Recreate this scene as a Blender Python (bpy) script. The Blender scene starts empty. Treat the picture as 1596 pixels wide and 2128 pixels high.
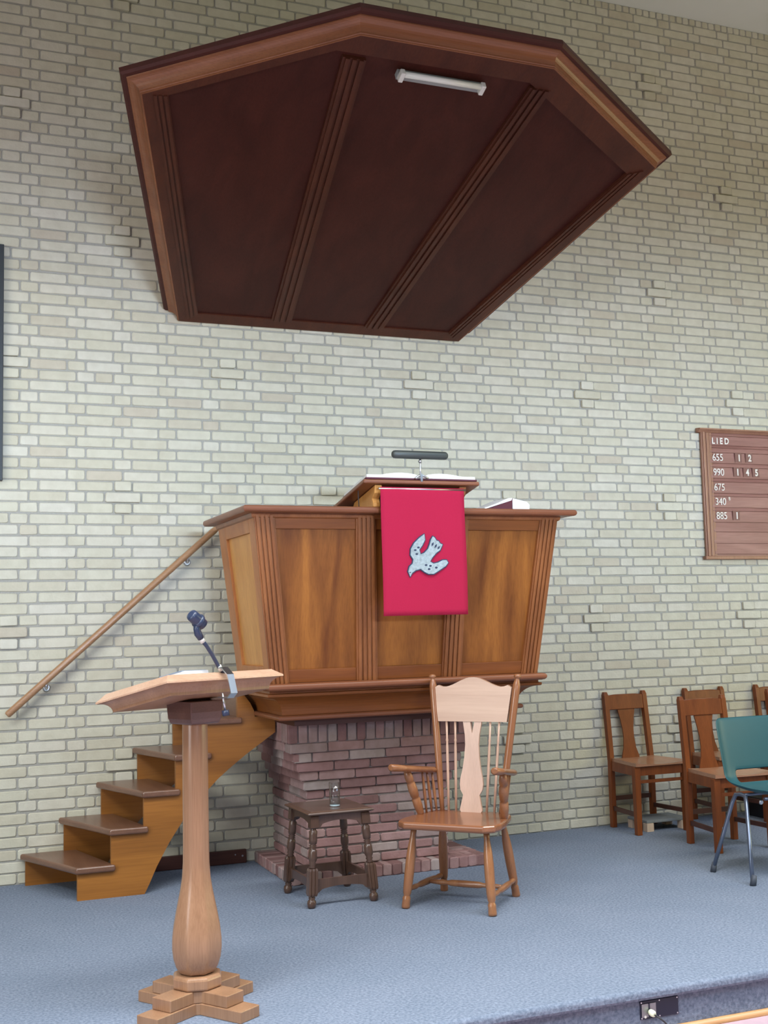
import bpy, bmesh, math, random
from math import sin, cos, pi, radians, sqrt
from mathutils import Vector, Matrix

random.seed(7)
scene = bpy.context.scene
C = scene.collection

# ------------------------------------------------------------------ camera
YAW, PIT, ROL = 0.381687659, 0.0960605409, -0.0249033229
cam_loc = Vector((-0.950059934, -7.17018210, 1.42395936))
fw = Vector((sin(YAW) * cos(PIT), cos(YAW) * cos(PIT), sin(PIT)))
rt = Vector((cos(YAW), -sin(YAW), 0))
up = rt.cross(fw)
r2 = rt * cos(ROL) + up * sin(ROL)
u2 = -rt * sin(ROL) + up * cos(ROL)
cd = bpy.data.cameras.new('camera')
cd.sensor_fit = 'HORIZONTAL'
cd.sensor_width = 36.0
cd.lens = 2438.59532 / 1596.0 * 36.0
cam = bpy.data.objects.new('camera', cd)
C.objects.link(cam)
M = Matrix((r2, u2, -fw)).transposed().to_4x4()
M.translation = cam_loc
cam.matrix_world = M
scene.camera = cam

# ------------------------------------------------------------------ light
scene.view_settings.view_transform = 'Standard'
scene.view_settings.look = 'None'
scene.view_settings.exposure = 0.0
scene.view_settings.gamma = 1.0
scene.view_settings.use_curve_mapping = False

world = bpy.data.worlds.new('world')
scene.world = world
world.use_nodes = True
bg = world.node_tree.nodes['Background']
bg.inputs[0].default_value = (1.0, 0.9, 0.75, 1)
bg.inputs[1].default_value = 0.02


def area(name, loc, target, sx, sy, power, col, spread=180):
    l = bpy.data.lights.new(name, 'AREA')
    l.shape = 'RECTANGLE'
    l.size, l.size_y = sx, sy
    l.energy = power
    l.color = col
    l.spread = radians(spread)
    o = bpy.data.objects.new(name, l)
    C.objects.link(o)
    o.location = loc
    o.rotation_euler = (Vector(target) - Vector(loc)).to_track_quat('-Z', 'Y').to_euler()
    return o


# daylight falls through roof lights over the congregation, in front of the platform
area('roof_light_left', (-3.4, -6.8, 6.0), (-3.0, -6.3, 0.0), 4.5, 2.4, 470, (0.86, 0.95, 1.0), 138)
area('roof_light_right', (4.8, -6.8, 6.0), (4.6, -6.3, 0.0), 5.0, 2.4, 250, (0.52, 0.72, 1.0), 138)
area('roof_light_front', (1.5, -4.8, 6.0), (1.5, -4.6, 0.0), 9.0, 1.4, 340, (0.98, 1.0, 0.98), 100)
# left side window, plus unseen fill lights added at rear, low left and right
area('fill_light_rear', (2.0, -12.5, 2.9), (2.0, 0.0, 2.55), 9.0, 0.5, 51, (0.63, 0.79, 1.0), 20)  # added to brighten a band across the brick wall
area('window_light_left', (-7.0, -6.0, 2.9), (0.3, 0.0, 2.5), 3.0, 1.0, 12, (1.0, 0.92, 0.75), 45)
area('fill_light_left_low', (-5.2, -5.2, 2.0), (1.4, -1.0, 1.3), 3.5, 2.0, 42, (0.92, 0.96, 1.0), 100)  # added to brighten the left side of the pulpit
area('fill_light_right', (9.5, -5.0, 2.6), (3.0, -0.5, 1.6), 3.5, 2.2, 80, (1.0, 0.94, 0.52), 126)  # added, tinted yellow to warm the top of the wall

# ------------------------------------------------------------------ materials


def nt(name):
    m = bpy.data.materials.new(name)
    m.use_nodes = True
    return m, m.node_tree.nodes, m.node_tree.links, m.node_tree.nodes['Principled BSDF']


def plain(name, col, rough=0.5, metal=0.0, bump=0.0, bscale=200, spec=0.5, var=0.0, coat=0.0):
    m, n, l, b = nt(name)
    b.inputs['Base Color'].default_value = (*col, 1)
    b.inputs['Roughness'].default_value = rough
    b.inputs['Metallic'].default_value = metal
    b.inputs['Specular IOR Level'].default_value = spec
    b.inputs['Coat Weight'].default_value = coat
    tc = n.new('ShaderNodeTexCoord')
    if bump or var:
        no = n.new('ShaderNodeTexNoise')
        no.inputs['Scale'].default_value = bscale
        no.inputs['Detail'].default_value = 4
        l.new(tc.outputs['Object'], no.inputs['Vector'])
        if bump:
            bp = n.new('ShaderNodeBump')
            bp.inputs['Strength'].default_value = bump
            bp.inputs['Distance'].default_value = 0.004
            l.new(no.outputs['Fac'], bp.inputs['Height'])
            l.new(bp.outputs['Normal'], b.inputs['Normal'])
        if var:
            hs = n.new('ShaderNodeMixRGB')
            hs.blend_type = 'MIX'
            hs.inputs[1].default_value = (*[c * (1 - var) for c in col], 1)
            hs.inputs[2].default_value = (*[min(1, c * (1 + var)) for c in col], 1)
            l.new(no.outputs['Fac'], hs.inputs[0])
            l.new(hs.outputs[0], b.inputs['Base Color'])
    return m


def wood(name, light, dark, axis='Z', scale=1.0, rough=0.35, band=0.5, coat=0.0, fine=0.35, spec=0.5, streak=0.9):
    """Timber: broad figure stretched along the grain plus fine pores."""
    m, n, l, b = nt(name)
    tc = n.new('ShaderNodeTexCoord')
    mp = n.new('ShaderNodeMapping')
    s = [9.0 * scale] * 3
    s['XYZ'.index(axis)] = streak * scale
    mp.inputs['Scale'].default_value = s
    l.new(tc.outputs['Object'], mp.inputs['Vector'])
    n1 = n.new('ShaderNodeTexNoise')
    n1.inputs['Scale'].default_value = 1.0
    n1.inputs['Detail'].default_value = 3
    n1.inputs['Distortion'].default_value = 0.7
    l.new(mp.outputs[0], n1.inputs['Vector'])
    mp2 = n.new('ShaderNodeMapping')
    s2 = [170.0 * scale] * 3
    s2['XYZ'.index(axis)] = 6.0 * scale
    mp2.inputs['Scale'].default_value = s2
    l.new(tc.outputs['Object'], mp2.inputs['Vector'])
    n2 = n.new('ShaderNodeTexNoise')
    n2.inputs['Scale'].default_value = 1.0
    n2.inputs['Detail'].default_value = 2
    l.new(mp2.outputs[0], n2.inputs['Vector'])
    cr = n.new('ShaderNodeValToRGB')
    cr.color_ramp.elements[0].position = 0.5 - band / 2
    cr.color_ramp.elements[1].position = 0.5 + band / 2
    cr.color_ramp.elements[0].color = (*dark, 1)
    cr.color_ramp.elements[1].color = (*light, 1)
    l.new(n1.outputs['Fac'], cr.inputs[0])
    mx = n.new('ShaderNodeMixRGB')
    mx.blend_type = 'MULTIPLY'
    mx.inputs[0].default_value = fine
    cr2 = n.new('ShaderNodeValToRGB')
    cr2.color_ramp.elements[0].position = 0.3
    cr2.color_ramp.elements[1].position = 0.6
    cr2.color_ramp.elements[0].color = (0.55, 0.5, 0.45, 1)
    l.new(n2.outputs['Fac'], cr2.inputs[0])
    l.new(cr.outputs[0], mx.inputs[1])
    l.new(cr2.outputs[0], mx.inputs[2])
    l.new(mx.outputs[0], b.inputs['Base Color'])
    b.inputs['Roughness'].default_value = rough
    b.inputs['Specular IOR Level'].default_value = spec
    b.inputs['Coat Weight'].default_value = coat
    b.inputs['Coat Roughness'].default_value = 0.15
    return m


def brick_mat(name, cols, noise=0.25, rough=0.9):
    """cols: list of (pos, rgb) picked by the per-brick 'tint' attribute."""
    m, n, l, b = nt(name)
    at = n.new('ShaderNodeAttribute')
    at.attribute_name = 'tint'
    cr = n.new('ShaderNodeValToRGB')
    while len(cr.color_ramp.elements) < len(cols):
        cr.color_ramp.elements.new(0.5)
    for e, (p_, c_) in zip(cr.color_ramp.elements, cols):
        e.position = p_
        e.color = (*c_, 1)
    l.new(at.outputs['Fac'], cr.inputs[0])
    tc = n.new('ShaderNodeTexCoord')
    no = n.new('ShaderNodeTexNoise')
    no.inputs['Scale'].default_value = 14
    no.inputs['Detail'].default_value = 6
    l.new(tc.outputs['Object'], no.inputs['Vector'])
    cr2 = n.new('ShaderNodeValToRGB')
    cr2.color_ramp.elements[0].position = 0.3
    cr2.color_ramp.elements[1].position = 0.7
    cr2.color_ramp.elements[0].color = (0.72, 0.70, 0.66, 1)
    cr2.color_ramp.elements[1].color = (1.0, 1.0, 1.0, 1)
    l.new(no.outputs['Fac'], cr2.inputs[0])
    mx = n.new('ShaderNodeMixRGB')
    mx.blend_type = 'MULTIPLY'
    mx.inputs[0].default_value = noise * 2
    l.new(cr.outputs[0], mx.inputs[1])
    l.new(cr2.outputs[0], mx.inputs[2])
    l.new(mx.outputs[0], b.inputs['Base Color'])
    b.inputs['Roughness'].default_value = rough
    b.inputs['Specular IOR Level'].default_value = 0.25
    n3 = n.new('ShaderNodeTexNoise')
    n3.inputs['Scale'].default_value = 70
    n3.inputs['Detail'].default_value = 5
    l.new(tc.outputs['Object'], n3.inputs['Vector'])
    bp = n.new('ShaderNodeBump')
    bp.inputs['Strength'].default_value = 0.35
    bp.inputs['Distance'].default_value = 0.006
    l.new(n3.outputs['Fac'], bp.inputs['Height'])
    l.new(bp.outputs['Normal'], b.inputs['Normal'])
    return m


def carpet_mat():
    m, n, l, b = nt('carpet')
    tc = n.new('ShaderNodeTexCoord')
    n1 = n.new('ShaderNodeTexNoise')
    n1.inputs['Scale'].default_value = 85
    n1.inputs['Detail'].default_value = 3
    l.new(tc.outputs['Object'], n1.inputs['Vector'])
    n2 = n.new('ShaderNodeTexNoise')
    n2.inputs['Scale'].default_value = 3.0
    n2.inputs['Detail'].default_value = 4
    l.new(tc.outputs['Object'], n2.inputs['Vector'])
    cr = n.new('ShaderNodeValToRGB')
    cr.color_ramp.elements[0].position = 0.32
    cr.color_ramp.elements[1].position = 0.68
    cr.color_ramp.elements[0].color = (0.145, 0.176, 0.238, 1)
    cr.color_ramp.elements[1].color = (0.255, 0.295, 0.375, 1)
    l.new(n1.outputs['Fac'], cr.inputs[0])
    cr2 = n.new('ShaderNodeValToRGB')
    cr2.color_ramp.elements[0].position = 0.3
    cr2.color_ramp.elements[1].position = 0.7
    cr2.color_ramp.elements[0].color = (0.9, 0.92, 0.93, 1)
    l.new(n2.outputs['Fac'], cr2.inputs[0])
    mx = n.new('ShaderNodeMixRGB')
    mx.blend_type = 'MULTIPLY'
    mx.inputs[0].default_value = 1
    l.new(cr.outputs[0], mx.inputs[1])
    l.new(cr2.outputs[0], mx.inputs[2])
    l.new(mx.outputs[0], b.inputs['Base Color'])
    b.inputs['Roughness'].default_value = 1.0
    b.inputs['Specular IOR Level'].default_value = 0.1
    bp = n.new('ShaderNodeBump')
    bp.inputs['Strength'].default_value = 0.6
    bp.inputs['Distance'].default_value = 0.006
    l.new(n1.outputs['Fac'], bp.inputs['Height'])
    l.new(bp.outputs['Normal'], b.inputs['Normal'])
    return m


MT = {}
MT['brick'] = brick_mat('yellow_brick', [(0.0, (0.59, 0.535, 0.42)), (0.08, (0.62, 0.585, 0.455)), (0.45, (0.655, 0.63, 0.50)), (0.85, (0.68, 0.65, 0.535)), (1.0, (0.69, 0.665, 0.56))], 0.20)
MT['mortar'] = plain('mortar', (0.38, 0.37, 0.33), 1.0, bump=0.5, bscale=120, var=0.15)
MT['redbrick'] = brick_mat('red_brick', [(0.0, (0.27, 0.15, 0.145)), (0.3, (0.37, 0.21, 0.205)), (0.6, (0.42, 0.265, 0.255)), (0.85, (0.37, 0.28, 0.27)), (1.0, (0.46, 0.37, 0.35))], 0.45)
MT['redmortar'] = plain('grey_mortar', (0.30, 0.26, 0.25), 1.0, bump=0.5, bscale=120, var=0.2)
MT['carpet'] = carpet_mat()
MT['lowfloor'] = plain('lower_floor', (0.46, 0.33, 0.38), 0.6, var=0.08, bscale=30)
MT['ceiling'] = plain('ceiling_plaster', (0.82, 0.84, 0.78), 0.9)
PL, PD = (0.36, 0.132, 0.026), (0.145, 0.043, 0.009)
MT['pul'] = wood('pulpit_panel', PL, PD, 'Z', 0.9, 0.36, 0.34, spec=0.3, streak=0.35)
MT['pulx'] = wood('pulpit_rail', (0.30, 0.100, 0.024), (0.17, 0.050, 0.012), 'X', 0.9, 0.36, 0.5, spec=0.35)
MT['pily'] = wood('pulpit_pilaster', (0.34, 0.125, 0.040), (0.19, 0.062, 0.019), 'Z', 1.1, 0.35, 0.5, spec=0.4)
MT['pulside'] = wood('pulpit_side_lit', (0.72, 0.37, 0.11), (0.55, 0.25, 0.065), 'Z', 0.8, 0.40, 0.5, spec=0.3)  # brightness of the lit left side put into the wood colour
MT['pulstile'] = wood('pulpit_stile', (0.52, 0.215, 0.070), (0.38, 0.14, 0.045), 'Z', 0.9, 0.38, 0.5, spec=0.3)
MT['ledge'] = wood('pulpit_ledge', (0.28, 0.100, 0.042), (0.17, 0.055, 0.024), 'X', 1.0, 0.33, 0.5, spec=0.5)
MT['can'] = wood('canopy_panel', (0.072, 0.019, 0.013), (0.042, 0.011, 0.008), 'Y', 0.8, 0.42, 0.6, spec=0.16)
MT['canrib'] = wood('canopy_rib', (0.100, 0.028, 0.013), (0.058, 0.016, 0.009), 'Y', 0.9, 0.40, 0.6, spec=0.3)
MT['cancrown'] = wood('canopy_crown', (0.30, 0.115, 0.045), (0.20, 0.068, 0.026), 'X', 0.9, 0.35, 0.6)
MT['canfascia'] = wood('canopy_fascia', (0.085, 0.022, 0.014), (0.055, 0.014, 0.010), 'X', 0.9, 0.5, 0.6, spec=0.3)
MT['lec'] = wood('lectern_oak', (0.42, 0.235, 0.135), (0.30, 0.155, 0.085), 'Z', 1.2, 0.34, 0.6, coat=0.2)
MT['lecsheen'] = wood('lectern_board_sheen', (0.64, 0.42, 0.30), (0.52, 0.31, 0.205), 'X', 1.2, 0.36, 0.6, coat=0.4)  # paler than the column oak: sky reflection put into the colour
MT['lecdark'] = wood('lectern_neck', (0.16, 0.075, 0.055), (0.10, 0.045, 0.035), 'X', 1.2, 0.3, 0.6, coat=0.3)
MT['arm'] = wood('armchair_frame', (0.42, 0.185, 0.080), (0.27, 0.100, 0.040), 'Z', 1.5, 0.30, 0.6, coat=0.4)
MT['armseat'] = wood('armchair_seat', (0.36, 0.145, 0.065), (0.25, 0.090, 0.040), 'X', 1.5, 0.25, 0.6, coat=0.5)
MT['armglare'] = wood('armchair_crest_glare', (0.62, 0.40, 0.28), (0.46, 0.27, 0.18), 'X', 1.0, 0.30, 0.5, coat=0.2, fine=0.15)  # glare on the crest rail put into a paler colour
MT['armsplat'] = wood('armchair_splat_glare', (0.70, 0.46, 0.34), (0.58, 0.36, 0.26), 'Z', 1.2, 0.30, 0.6, coat=0.2, fine=0.15)  # glare on the splat put into the wood colour
MT['stool'] = wood('stool_oak', (0.115, 0.062, 0.042), (0.065, 0.033, 0.022), 'Z', 1.5, 0.35, 0.6, coat=0.3)
MT['stooltop'] = wood('stool_top_oak', (0.15, 0.085, 0.06), (0.09, 0.05, 0.035), 'X', 1.5, 0.3, 0.6, coat=0.4)
MT['str'] = wood('stair_side', (0.40, 0.155, 0.026), (0.22, 0.078, 0.012), 'X', 0.7, 0.45, 0.6)
MT['tread'] = wood('stair_tread', (0.23, 0.115, 0.07), (0.135, 0.062, 0.038), 'Y', 1.2, 0.32, 0.6, coat=0.2)
MT['rail'] = wood('handrail_wood', (0.46, 0.26, 0.135), (0.34, 0.175, 0.085), 'X', 1.2, 0.3, 0.6, coat=0.3)
MT['dchair'] = wood('chair_wood', (0.27, 0.078, 0.020), (0.14, 0.034, 0.011), 'Z', 1.3, 0.34, 0.6, spec=0.3)
MT['dseat'] = wood('chair_seat_wood', (0.46, 0.24, 0.14), (0.33, 0.15, 0.08), 'Y', 1.3, 0.3, 0.6, coat=0.4)
MT['hym'] = wood('hymn_board_wood', (0.42, 0.225, 0.185), (0.28, 0.130, 0.105), 'X', 1.2, 0.45, 0.6)
MT['tile'] = plain('numeral_tile', (0.19, 0.080, 0.068), 0.5)
MT['hymf'] = wood('hymn_frame_wood', (0.42, 0.22, 0.14), (0.30, 0.14, 0.085), 'Z', 1.2, 0.42, 0.6)
MT['darkwood'] = wood('dark_plank', (0.10, 0.036, 0.025), (0.06, 0.02, 0.015), 'X', 1.2, 0.5, 0.6)
MT['oaktrim'] = wood('oak_trim', (0.62, 0.34, 0.15), (0.50, 0.25, 0.10), 'X', 1.2, 0.4, 0.6)
MT['pine'] = plain('raw_pine', (0.62, 0.47, 0.36), 0.8, var=0.1, bscale=40)
MT['greyboard'] = plain('grey_board', (0.20, 0.22, 0.23), 0.6, var=0.2, bscale=30)
MT['red'] = plain('red_felt', (0.43, 0.016, 0.058), 0.95, bump=0.4, bscale=350, var=0.10, spec=0.2)
MT['dove'] = plain('dove_fabric', (0.33, 0.40, 0.42), 0.6, var=0.6, bscale=70)
MT['dark'] = plain('dark_thread', (0.03, 0.045, 0.09), 0.8)
MT['steel'] = plain('steel', (0.62, 0.64, 0.66), 0.28, 1.0)
MT['greymetal'] = plain('grey_metal', (0.30, 0.31, 0.32), 0.35, 0.9)
MT['lampgrey'] = plain('lamp_shade_grey', (0.075, 0.085, 0.08), 0.35, 0.3)
MT['white'] = plain('white_plastic', (0.72, 0.70, 0.64), 0.4)
MT['batten'] = plain('lamp_batten', (0.30, 0.31, 0.30), 0.5)
MT['cream'] = plain('cream_plug', (0.80, 0.86, 0.62), 0.5)
MT['tubeglass'] = plain('lamp_tube', (0.78, 0.78, 0.70), 0.3)
MT['paper'] = plain('paper', (0.82, 0.83, 0.84), 0.8, var=0.03, bscale=30)
MT['letters'] = plain('letters_white', (0.88, 0.86, 0.80), 0.5)
MT['maroon'] = plain('book_cover', (0.10, 0.014, 0.03), 0.5)
MT['black'] = plain('black_plastic', (0.012, 0.013, 0.018), 0.4)
MT['blackclip'] = plain('clip_black', (0.03, 0.042, 0.085), 0.3)
MT['blue'] = plain('pad_cover', (0.20, 0.27, 0.38), 0.5)
MT['panel'] = plain('dark_panel', (0.022, 0.025, 0.028), 0.5)
MT['teal'] = plain('teal_plastic', (0.016, 0.095, 0.115), 0.45, var=0.05, bscale=20)
MT['bluemetal'] = plain('leg_metal', (0.16, 0.19, 0.26), 0.32, 0.7)
MT['rubber'] = plain('rubber_foot', (0.06, 0.07, 0.09), 0.6)
MT['navy'] = plain('socket_plate', (0.008, 0.012, 0.035), 0.35)
MT['cable'] = plain('cable', (0.03, 0.03, 0.035), 0.6)


def glass_mat(name, tint, gloss):
    """thin clear vessel: see-through with fresnel reflections"""
    m = bpy.data.materials.new(name)
    m.use_nodes = True
    n, l = m.node_tree.nodes, m.node_tree.links
    n.clear()
    out = n.new('ShaderNodeOutputMaterial')
    tr_ = n.new('ShaderNodeBsdfTransparent')
    tr_.inputs[0].default_value = (*tint, 1)
    gl_ = n.new('ShaderNodeBsdfGlossy')
    gl_.inputs['Roughness'].default_value = 0.03
    lw = n.new('ShaderNodeLayerWeight')
    lw.inputs[0].default_value = 0.35
    fr = n.new('ShaderNodeMath')
    fr.operation = 'MULTIPLY'
    fr.inputs[1].default_value = gloss
    l.new(lw.outputs['Facing'], fr.inputs[0])
    mx = n.new('ShaderNodeMixShader')
    l.new(fr.outputs[0], mx.inputs[0])
    l.new(tr_.outputs[0], mx.inputs[1])
    l.new(gl_.outputs[0], mx.inputs[2])
    l.new(mx.outputs[0], out.inputs[0])
    return m


MT['glass'] = glass_mat('clear_glass', (0.95, 0.97, 0.98), 0.65)
MT['water'] = glass_mat('water', (0.96, 0.98, 0.99), 0.25)
MT['glassbase'] = plain('glass_base', (0.55, 0.66, 0.70), 0.1, spec=1.0)

# ------------------------------------------------------------------ mesh helpers


class MB:
    """Collects shapes, then links them as ONE mesh object."""

    def __init__(s):
        s.v, s.f, s.sm = [], [], []

    def add(s, vs, fs, smooth=False):
        o = len(s.v)
        s.v += [tuple(p) for p in vs]
        s.f += [tuple(i + o for i in f) for f in fs]
        s.sm += [smooth] * len(fs)
        return s

    def box(s, x0, x1, y0, y1, z0, z1, mat=None):
        vs = [Vector((x, y, z)) for z in (z0, z1) for y in (y0, y1) for x in (x0, x1)]
        if mat is not None:
            vs = [mat @ v for v in vs]
        return s.add(vs, [(0, 2, 3, 1), (4, 5, 7, 6), (0, 1, 5, 4), (2, 6, 7, 3), (0, 4, 6, 2), (1, 3, 7, 5)])

    def prism(s, poly, fn, d0, d1, smooth=False):
        """poly of (a,b); fn(a,b,d)->point; extruded d0..d1"""
        n = len(poly)
        vs = [fn(a, b, d0) for a, b in poly] + [fn(a, b, d1) for a, b in poly]
        s.add(vs, [tuple(range(n))[::-1], tuple(range(n, 2 * n))])
        o = len(s.v) - 2 * n
        s.f += [(o + i, o + (i + 1) % n, o + n + (i + 1) % n, o + n + i) for i in range(n)]
        s.sm += [smooth] * n
        return s

    def quad(s, c, d0, d1):
        """slab from 4 corner points, offset along their normal"""
        c = [Vector(p) for p in c]
        nr = (c[1] - c[0]).cross(c[3] - c[0]).normalized()
        vs = [p + nr * d0 for p in c] + [p + nr * d1 for p in c]
        return s.add(vs, [(3, 2, 1, 0), (4, 5, 6, 7), (0, 1, 5, 4), (1, 2, 6, 5), (2, 3, 7, 6), (3, 0, 4, 7)])

    def lathe(s, prof, p0=(0, 0, 0), p1=(0, 0, 1), seg=16, smooth=True, rot=0.0, sy=1.0):
        """prof of (radius, t) with t = distance along p0->p1 direction (absolute)"""
        p0, p1 = Vector(p0), Vector(p1)
        ax = (p1 - p0).normalized()
        q = Vector((0, 0, 1)).rotation_difference(ax).to_matrix()
        vs = []
        for r, t in prof:
            for k in range(seg):
                a = 2 * pi * k / seg + rot
                vs.append(p0 + ax * t + q @ Vector((r * cos(a), r * sin(a) * sy, 0)))
        fs = []
        for i in range(len(prof) - 1):
            for k in range(seg):
                k2 = (k + 1) % seg
                fs.append((i * seg + k, i * seg + k2, (i + 1) * seg + k2, (i + 1) * seg + k))
        s.add(vs, fs, smooth)
        o = len(s.v) - len(vs)
        s.f.append(tuple(o + k for k in range(seg))[::-1])
        s.f.append(tuple(o + (len(prof) - 1) * seg + k for k in range(seg)))
        s.sm += [False, False]
        return s

    def rod(s, a, b, r0, r1=None, seg=12):
        r1 = r0 if r1 is None else r1
        return s.lathe([(r0, 0), (r1, (Vector(b) - Vector(a)).length)], a, b, seg)

    def turned(s, a, b, prof, seg=14):
        """prof of (radius, fraction 0..1)"""
        L = (Vector(b) - Vector(a)).length
        return s.lathe([(r, t * L) for r, t in prof], a, b, seg)

    def tube(s, pts, r, seg=10):
        pts = [Vector(p) for p in pts]
        vs = []
        prev = None
        for i, p in enumerate(pts):
            d = (pts[min(i + 1, len(pts) - 1)] - pts[max(i - 1, 0)]).normalized()
            if prev is None:
                a = d.orthogonal().normalized()
            else:
                a = (prev - d * prev.dot(d)).normalized()
            prev = a
            b = d.cross(a)
            rr = r[i] if isinstance(r, (list, tuple)) else r
            for k in range(seg):
                t = 2 * pi * k / seg
                vs.append(p + (a * cos(t) + b * sin(t)) * rr)
        n = len(pts)
        fs = [(i * seg + k, i * seg + (k + 1) % seg, (i + 1) * seg + (k + 1) % seg, (i + 1) * seg + k) for i in range(n - 1) for k in range(seg)]
        s.add(vs, fs, True)
        o = len(s.v) - len(vs)
        s.f += [tuple(o + k for k in range(seg))[::-1], tuple(o + (n - 1) * seg + k for k in range(seg))]
        s.sm += [False, False]
        return s

    def loft(s, rings, closed_ends=True, smooth=False):
        """rings: lists of points of equal length, joined in order, each ring closed"""
        n = len(rings[0])
        vs = [p for r in rings for p in r]
        fs = [(i * n + k, i * n + (k + 1) % n, (i + 1) * n + (k + 1) % n, (i + 1) * n + k) for i in range(len(rings) - 1) for k in range(n)]
        s.add(vs, fs, smooth)
        if closed_ends:
            o = len(s.v) - len(vs)
            s.f += [tuple(o + k for k in range(n))[::-1], tuple(o + (len(rings) - 1) * n + k for k in range(n))]
            s.sm += [False, False]
        return s

    def build(s, name, mat, parent=None, bevel=0.0, seg=2, recalc=True, subsurf=0):
        me = bpy.data.meshes.new(name)
        me.from_pydata(s.v, [], s.f)
        me.polygons.foreach_set('use_smooth', s.sm)
        me.validate()
        if recalc:
            bm = bmesh.new()
            bm.from_mesh(me)
            bmesh.ops.recalc_face_normals(bm, faces=bm.faces)
            bm.to_mesh(me)
            bm.free()
        me.materials.append(mat)
        o = bpy.data.objects.new(name, me)
        C.objects.link(o)
        if parent:
            o.parent = parent
        if bevel:
            b = o.modifiers.new('bevel', 'BEVEL')
            b.width = bevel
            b.segments = seg
            b.limit_method = 'ANGLE'
            b.angle_limit = radians(40)
            b.harden_normals = False
        if subsurf:
            b = o.modifiers.new('subsurf', 'SUBSURF')
            b.levels = b.render_levels = subsurf
        return o


def tag(o, label=None, cat=None, group=None, kind=None):
    if label:
        o['label'] = label
    if cat:
        o['category'] = cat
    if group:
        o['group'] = group
    if kind:
        o['kind'] = kind
    return o


def thing(name, label, cat, loc=(0, 0, 0), rz=0.0, group=None):
    o = bpy.data.objects.new(name, None)
    o.empty_display_size = 0.1
    C.objects.link(o)
    o.location = loc
    o.rotation_euler = (0, 0, rz)
    return tag(o, label, cat, group)


def copy_tree(o, parent=None):
    c = o.copy()
    C.objects.link(c)
    c.parent = parent
    for ch in list(o.children):
        copy_tree(ch, c)
    return c


def lerp(a, b, t):
    return a + (b - a) * t


def text_mesh(txt, size, depth, name, mat, parent, loc, rot, sx=1.0, offset=0.0):
    cu = bpy.data.curves.new(name, 'FONT')
    cu.body = txt
    cu.size = size
    cu.extrude = depth
    cu.offset = offset
    tmp = bpy.data.objects.new(name, cu)
    C.objects.link(tmp)
    dg = bpy.context.evaluated_depsgraph_get()
    dg.update()
    me = bpy.data.meshes.new_from_object(tmp.evaluated_get(dg))
    bpy.data.objects.remove(tmp)
    me.materials.clear()
    me.materials.append(mat)
    o = bpy.data.objects.new(name, me)
    C.objects.link(o)
    o.parent = parent
    o.location = loc
    o.rotation_euler = rot
    o.scale = (sx, 1, 1)
    return o


# ================================================================== SETTING
S = 0.11          # half a stretcher
H = 0.0666920136  # one course
FL = 53           # course index of the platform floor
TOPZ = 6.055


def brick_mesh(name, bricks, m_brick, m_mortar, back, parent=None, jit=0.0016, mortar_faces=None):
    """bricks: (origin, ex, ez, out, L, Ht, D, protrude): out = unit vector to the viewer."""
    v, f, tint, smoothf = [], [], [], []
    for (o, ex, ez, out, L, Ht, D, pr) in bricks:
        c = min(0.007, L * 0.15)
        t = random.random()
        oct_ = [(c, 0), (L - c, 0), (L, c), (L, Ht - c), (L - c, Ht), (c, Ht), (0, Ht - c), (0, c)]
        e = 0.0035
        b0 = len(v)
        tz = random.uniform(-1, 1) * 0.0012
        for (a, b) in oct_:
            j = [random.uniform(-jit, jit) for _ in range(2)]
            v.append(o + ex * (a + j[0]) + ez * (b + j[1] + tz) - out * D)
            v.append(o + ex * (a + j[0]) + ez * (b + j[1] + tz) + out * (pr - e))
            aa = a + (e if a < L / 2 else -e)
            bb = b + (e if b < Ht / 2 else -e)
            v.append(o + ex * (aa + j[0]) + ez * (bb + j[1] + tz) + out * (pr + random.uniform(-0.0006, 0.0006)))
        for k in range(8):
            k2 = (k + 1) % 8
            f.append((b0 + 3 * k, b0 + 3 * k2, b0 + 3 * k2 + 1, b0 + 3 * k + 1))
            f.append((b0 + 3 * k + 1, b0 + 3 * k2 + 1, b0 + 3 * k2 + 2, b0 + 3 * k + 2))
        f.append(tuple(b0 + 3 * k + 2 for k in range(8)))
        tint += [t] * 24
    nb = len(f)
    for q in mortar_faces or []:
        b0 = len(v)
        v += [Vector(p) for p in q]
        f.append((b0, b0 + 1, b0 + 2, b0 + 3))
        tint += [0] * 4
    me = bpy.data.meshes.new(name)
    me.from_pydata([tuple(p) for p in v], [], f)
    at = me.attributes.new('tint', 'FLOAT', 'POINT')
    at.data.foreach_set('value', tint)
    me.materials.append(m_brick)
    me.materials.append(m_mortar)
    mi = [0] * nb + [1] * (len(f) - nb)
    me.polygons.foreach_set('material_index', mi)
    ob = bpy.data.objects.new(name, me)
    C.objects.link(ob)
    if parent:
        ob.parent = parent
    return ob


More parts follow.
